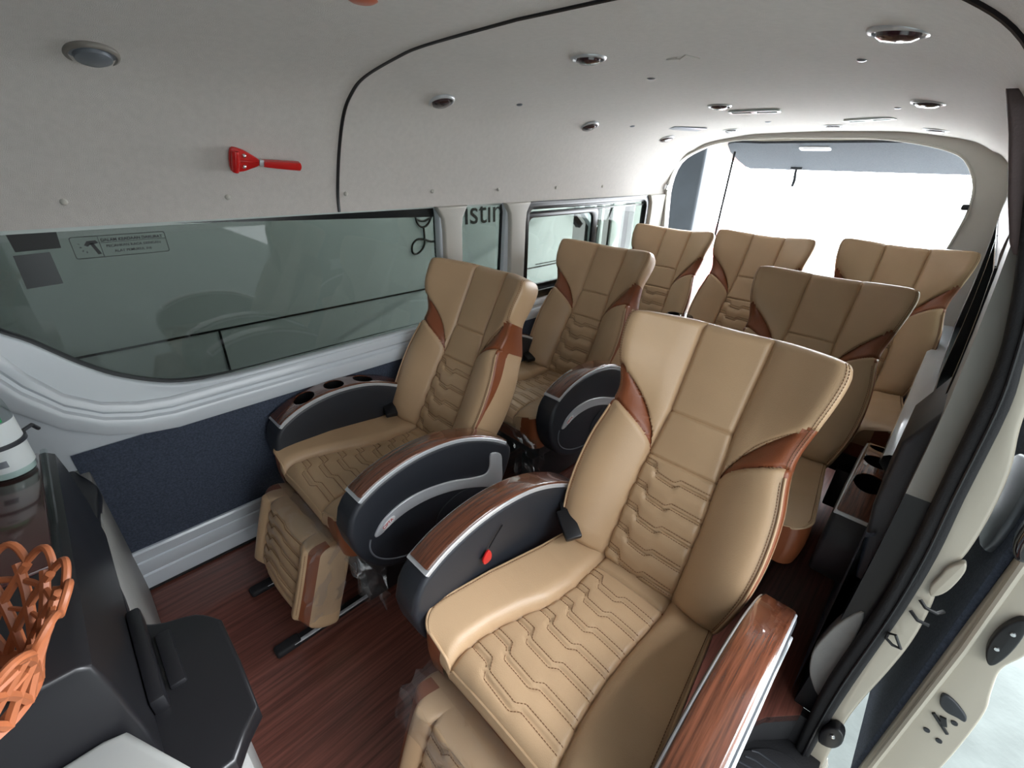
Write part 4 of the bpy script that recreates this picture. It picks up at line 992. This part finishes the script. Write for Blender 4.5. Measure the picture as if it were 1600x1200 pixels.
add('recess_trim', joinm([box(-.10, .13, -.958, -.935, .600, .640, .006), box(-.03, .10, -.93, -.905, .600, .615, .004)]), 'black', cab)
add('corner_bracket', joinm([prism(2, [(.207, -1.0), (.215, -.975), (.32, -.925), (.45, -.93), (.45, -1.2), (.207, -1.2)], .60, .72, .012)]), mat('pale_board', (.36, .37, .355), .4, coat=.2), cab)

# sanitiser bottles on the tray
bx0, by0, bz0 = -.372, -1.031, .8632
bo = thing('sanitiser_bottle', 'clear pump bottle with white and green label on the dark tray', 'bottle', (bx0, by0, bz0))
add('bottle_body', lathe([(.0001, 0), (.034, .0), (.038, .006), (.038, .13), (.035, .15), (.020, .168), (.013, .172), (.013, .185)], 32), 'clear', bo)
add('liquid', lathe([(.0001, .002), (.0355, .004), (.036, .05), (.0001, .05)], 32), mat('pale_gel', (.45, .56, .54), .1), bo)
def band(r, z0, z1, a0, a1, n=16):
    vs = []; fs = []
    for i in range(n+1):
        a = math.radians(a0+(a1-a0)*i/n)
        for z in (z0, z1): vs.append((r*math.cos(a), r*math.sin(a), z))
    for i in range(n): fs.append([2*i, 2*i+2, 2*i+3, 2*i+1])
    return mesh(vs, fs)
add('label', band(.0386, .018, .115, -60, 95), 'label', bo); add('label_stripe', band(.0389, .118, .130, -60, 40), 'green', bo)
add('label_print', joinm([band(.0389, .100, .106, -20, 10), band(.0389, .078, .080, -10, 12), band(.0389, .030, .044, -25, 8)]), 'grey', bo)
add('collar', lathe([(.0145, .172), (.016, .174), (.016, .192), (.006, .194), (.005, .215), (.012, .218), (.013, .228), (.0001, .230)], 20), 'label', bo)
add('holder_ring', joinm([lathe([(.039, .066), (.043, .066), (.043, .074), (.039, .074), (.039, .066)], 32), tube([(-.02, .036, .07), (-.045, .05, .068), (-.06, .055, .05)], .004, 6)]), 'dark', bo)

# orange openwork basket
ba = thing('fruit_basket', 'orange plastic openwork basket with wavy rim on the black cabinet', 'basket', (.185, -1.09, .855))
def bpt(a, t, wob=0):
    r = .075+.055*t**1.3; return (r*math.cos(a), r*math.sin(a), .006+.112*t+wob)
bp = []
NW = 18
for k in range(NW):
    for sgn in (-1, 1):
        bp.append(tube([bpt(2*math.pi*k/NW+sgn*.62*t, t) for t in np.linspace(0, .93, 12)], [.0054]*12, 6))
rimp = []
for i in range(NW*10):
    a = 2*math.pi*i/(NW*10); w = abs(math.cos(a*NW/2)); rimp.append((( .130+.010*w)*math.cos(a), (.130+.010*w)*math.sin(a), .108+.020*w))
add('rim', tube(rimp, .0045, 8, closed=True), 'orange', ba)
add('lattice', joinm(bp), 'orange', ba)
add('base', joinm([lathe([(.058, .002), (.076, .002), (.080, .006), (.076, .010), (.058, .008), (.058, .002)], 40), tube([bpt(a, .78) for a in np.linspace(0, 2*math.pi, 60, endpoint=False)], .004, 6, closed=True), tube([bpt(a, .5) for a in np.linspace(0, 2*math.pi, 60, endpoint=False)], .003, 6, closed=True)]), 'orange', ba)
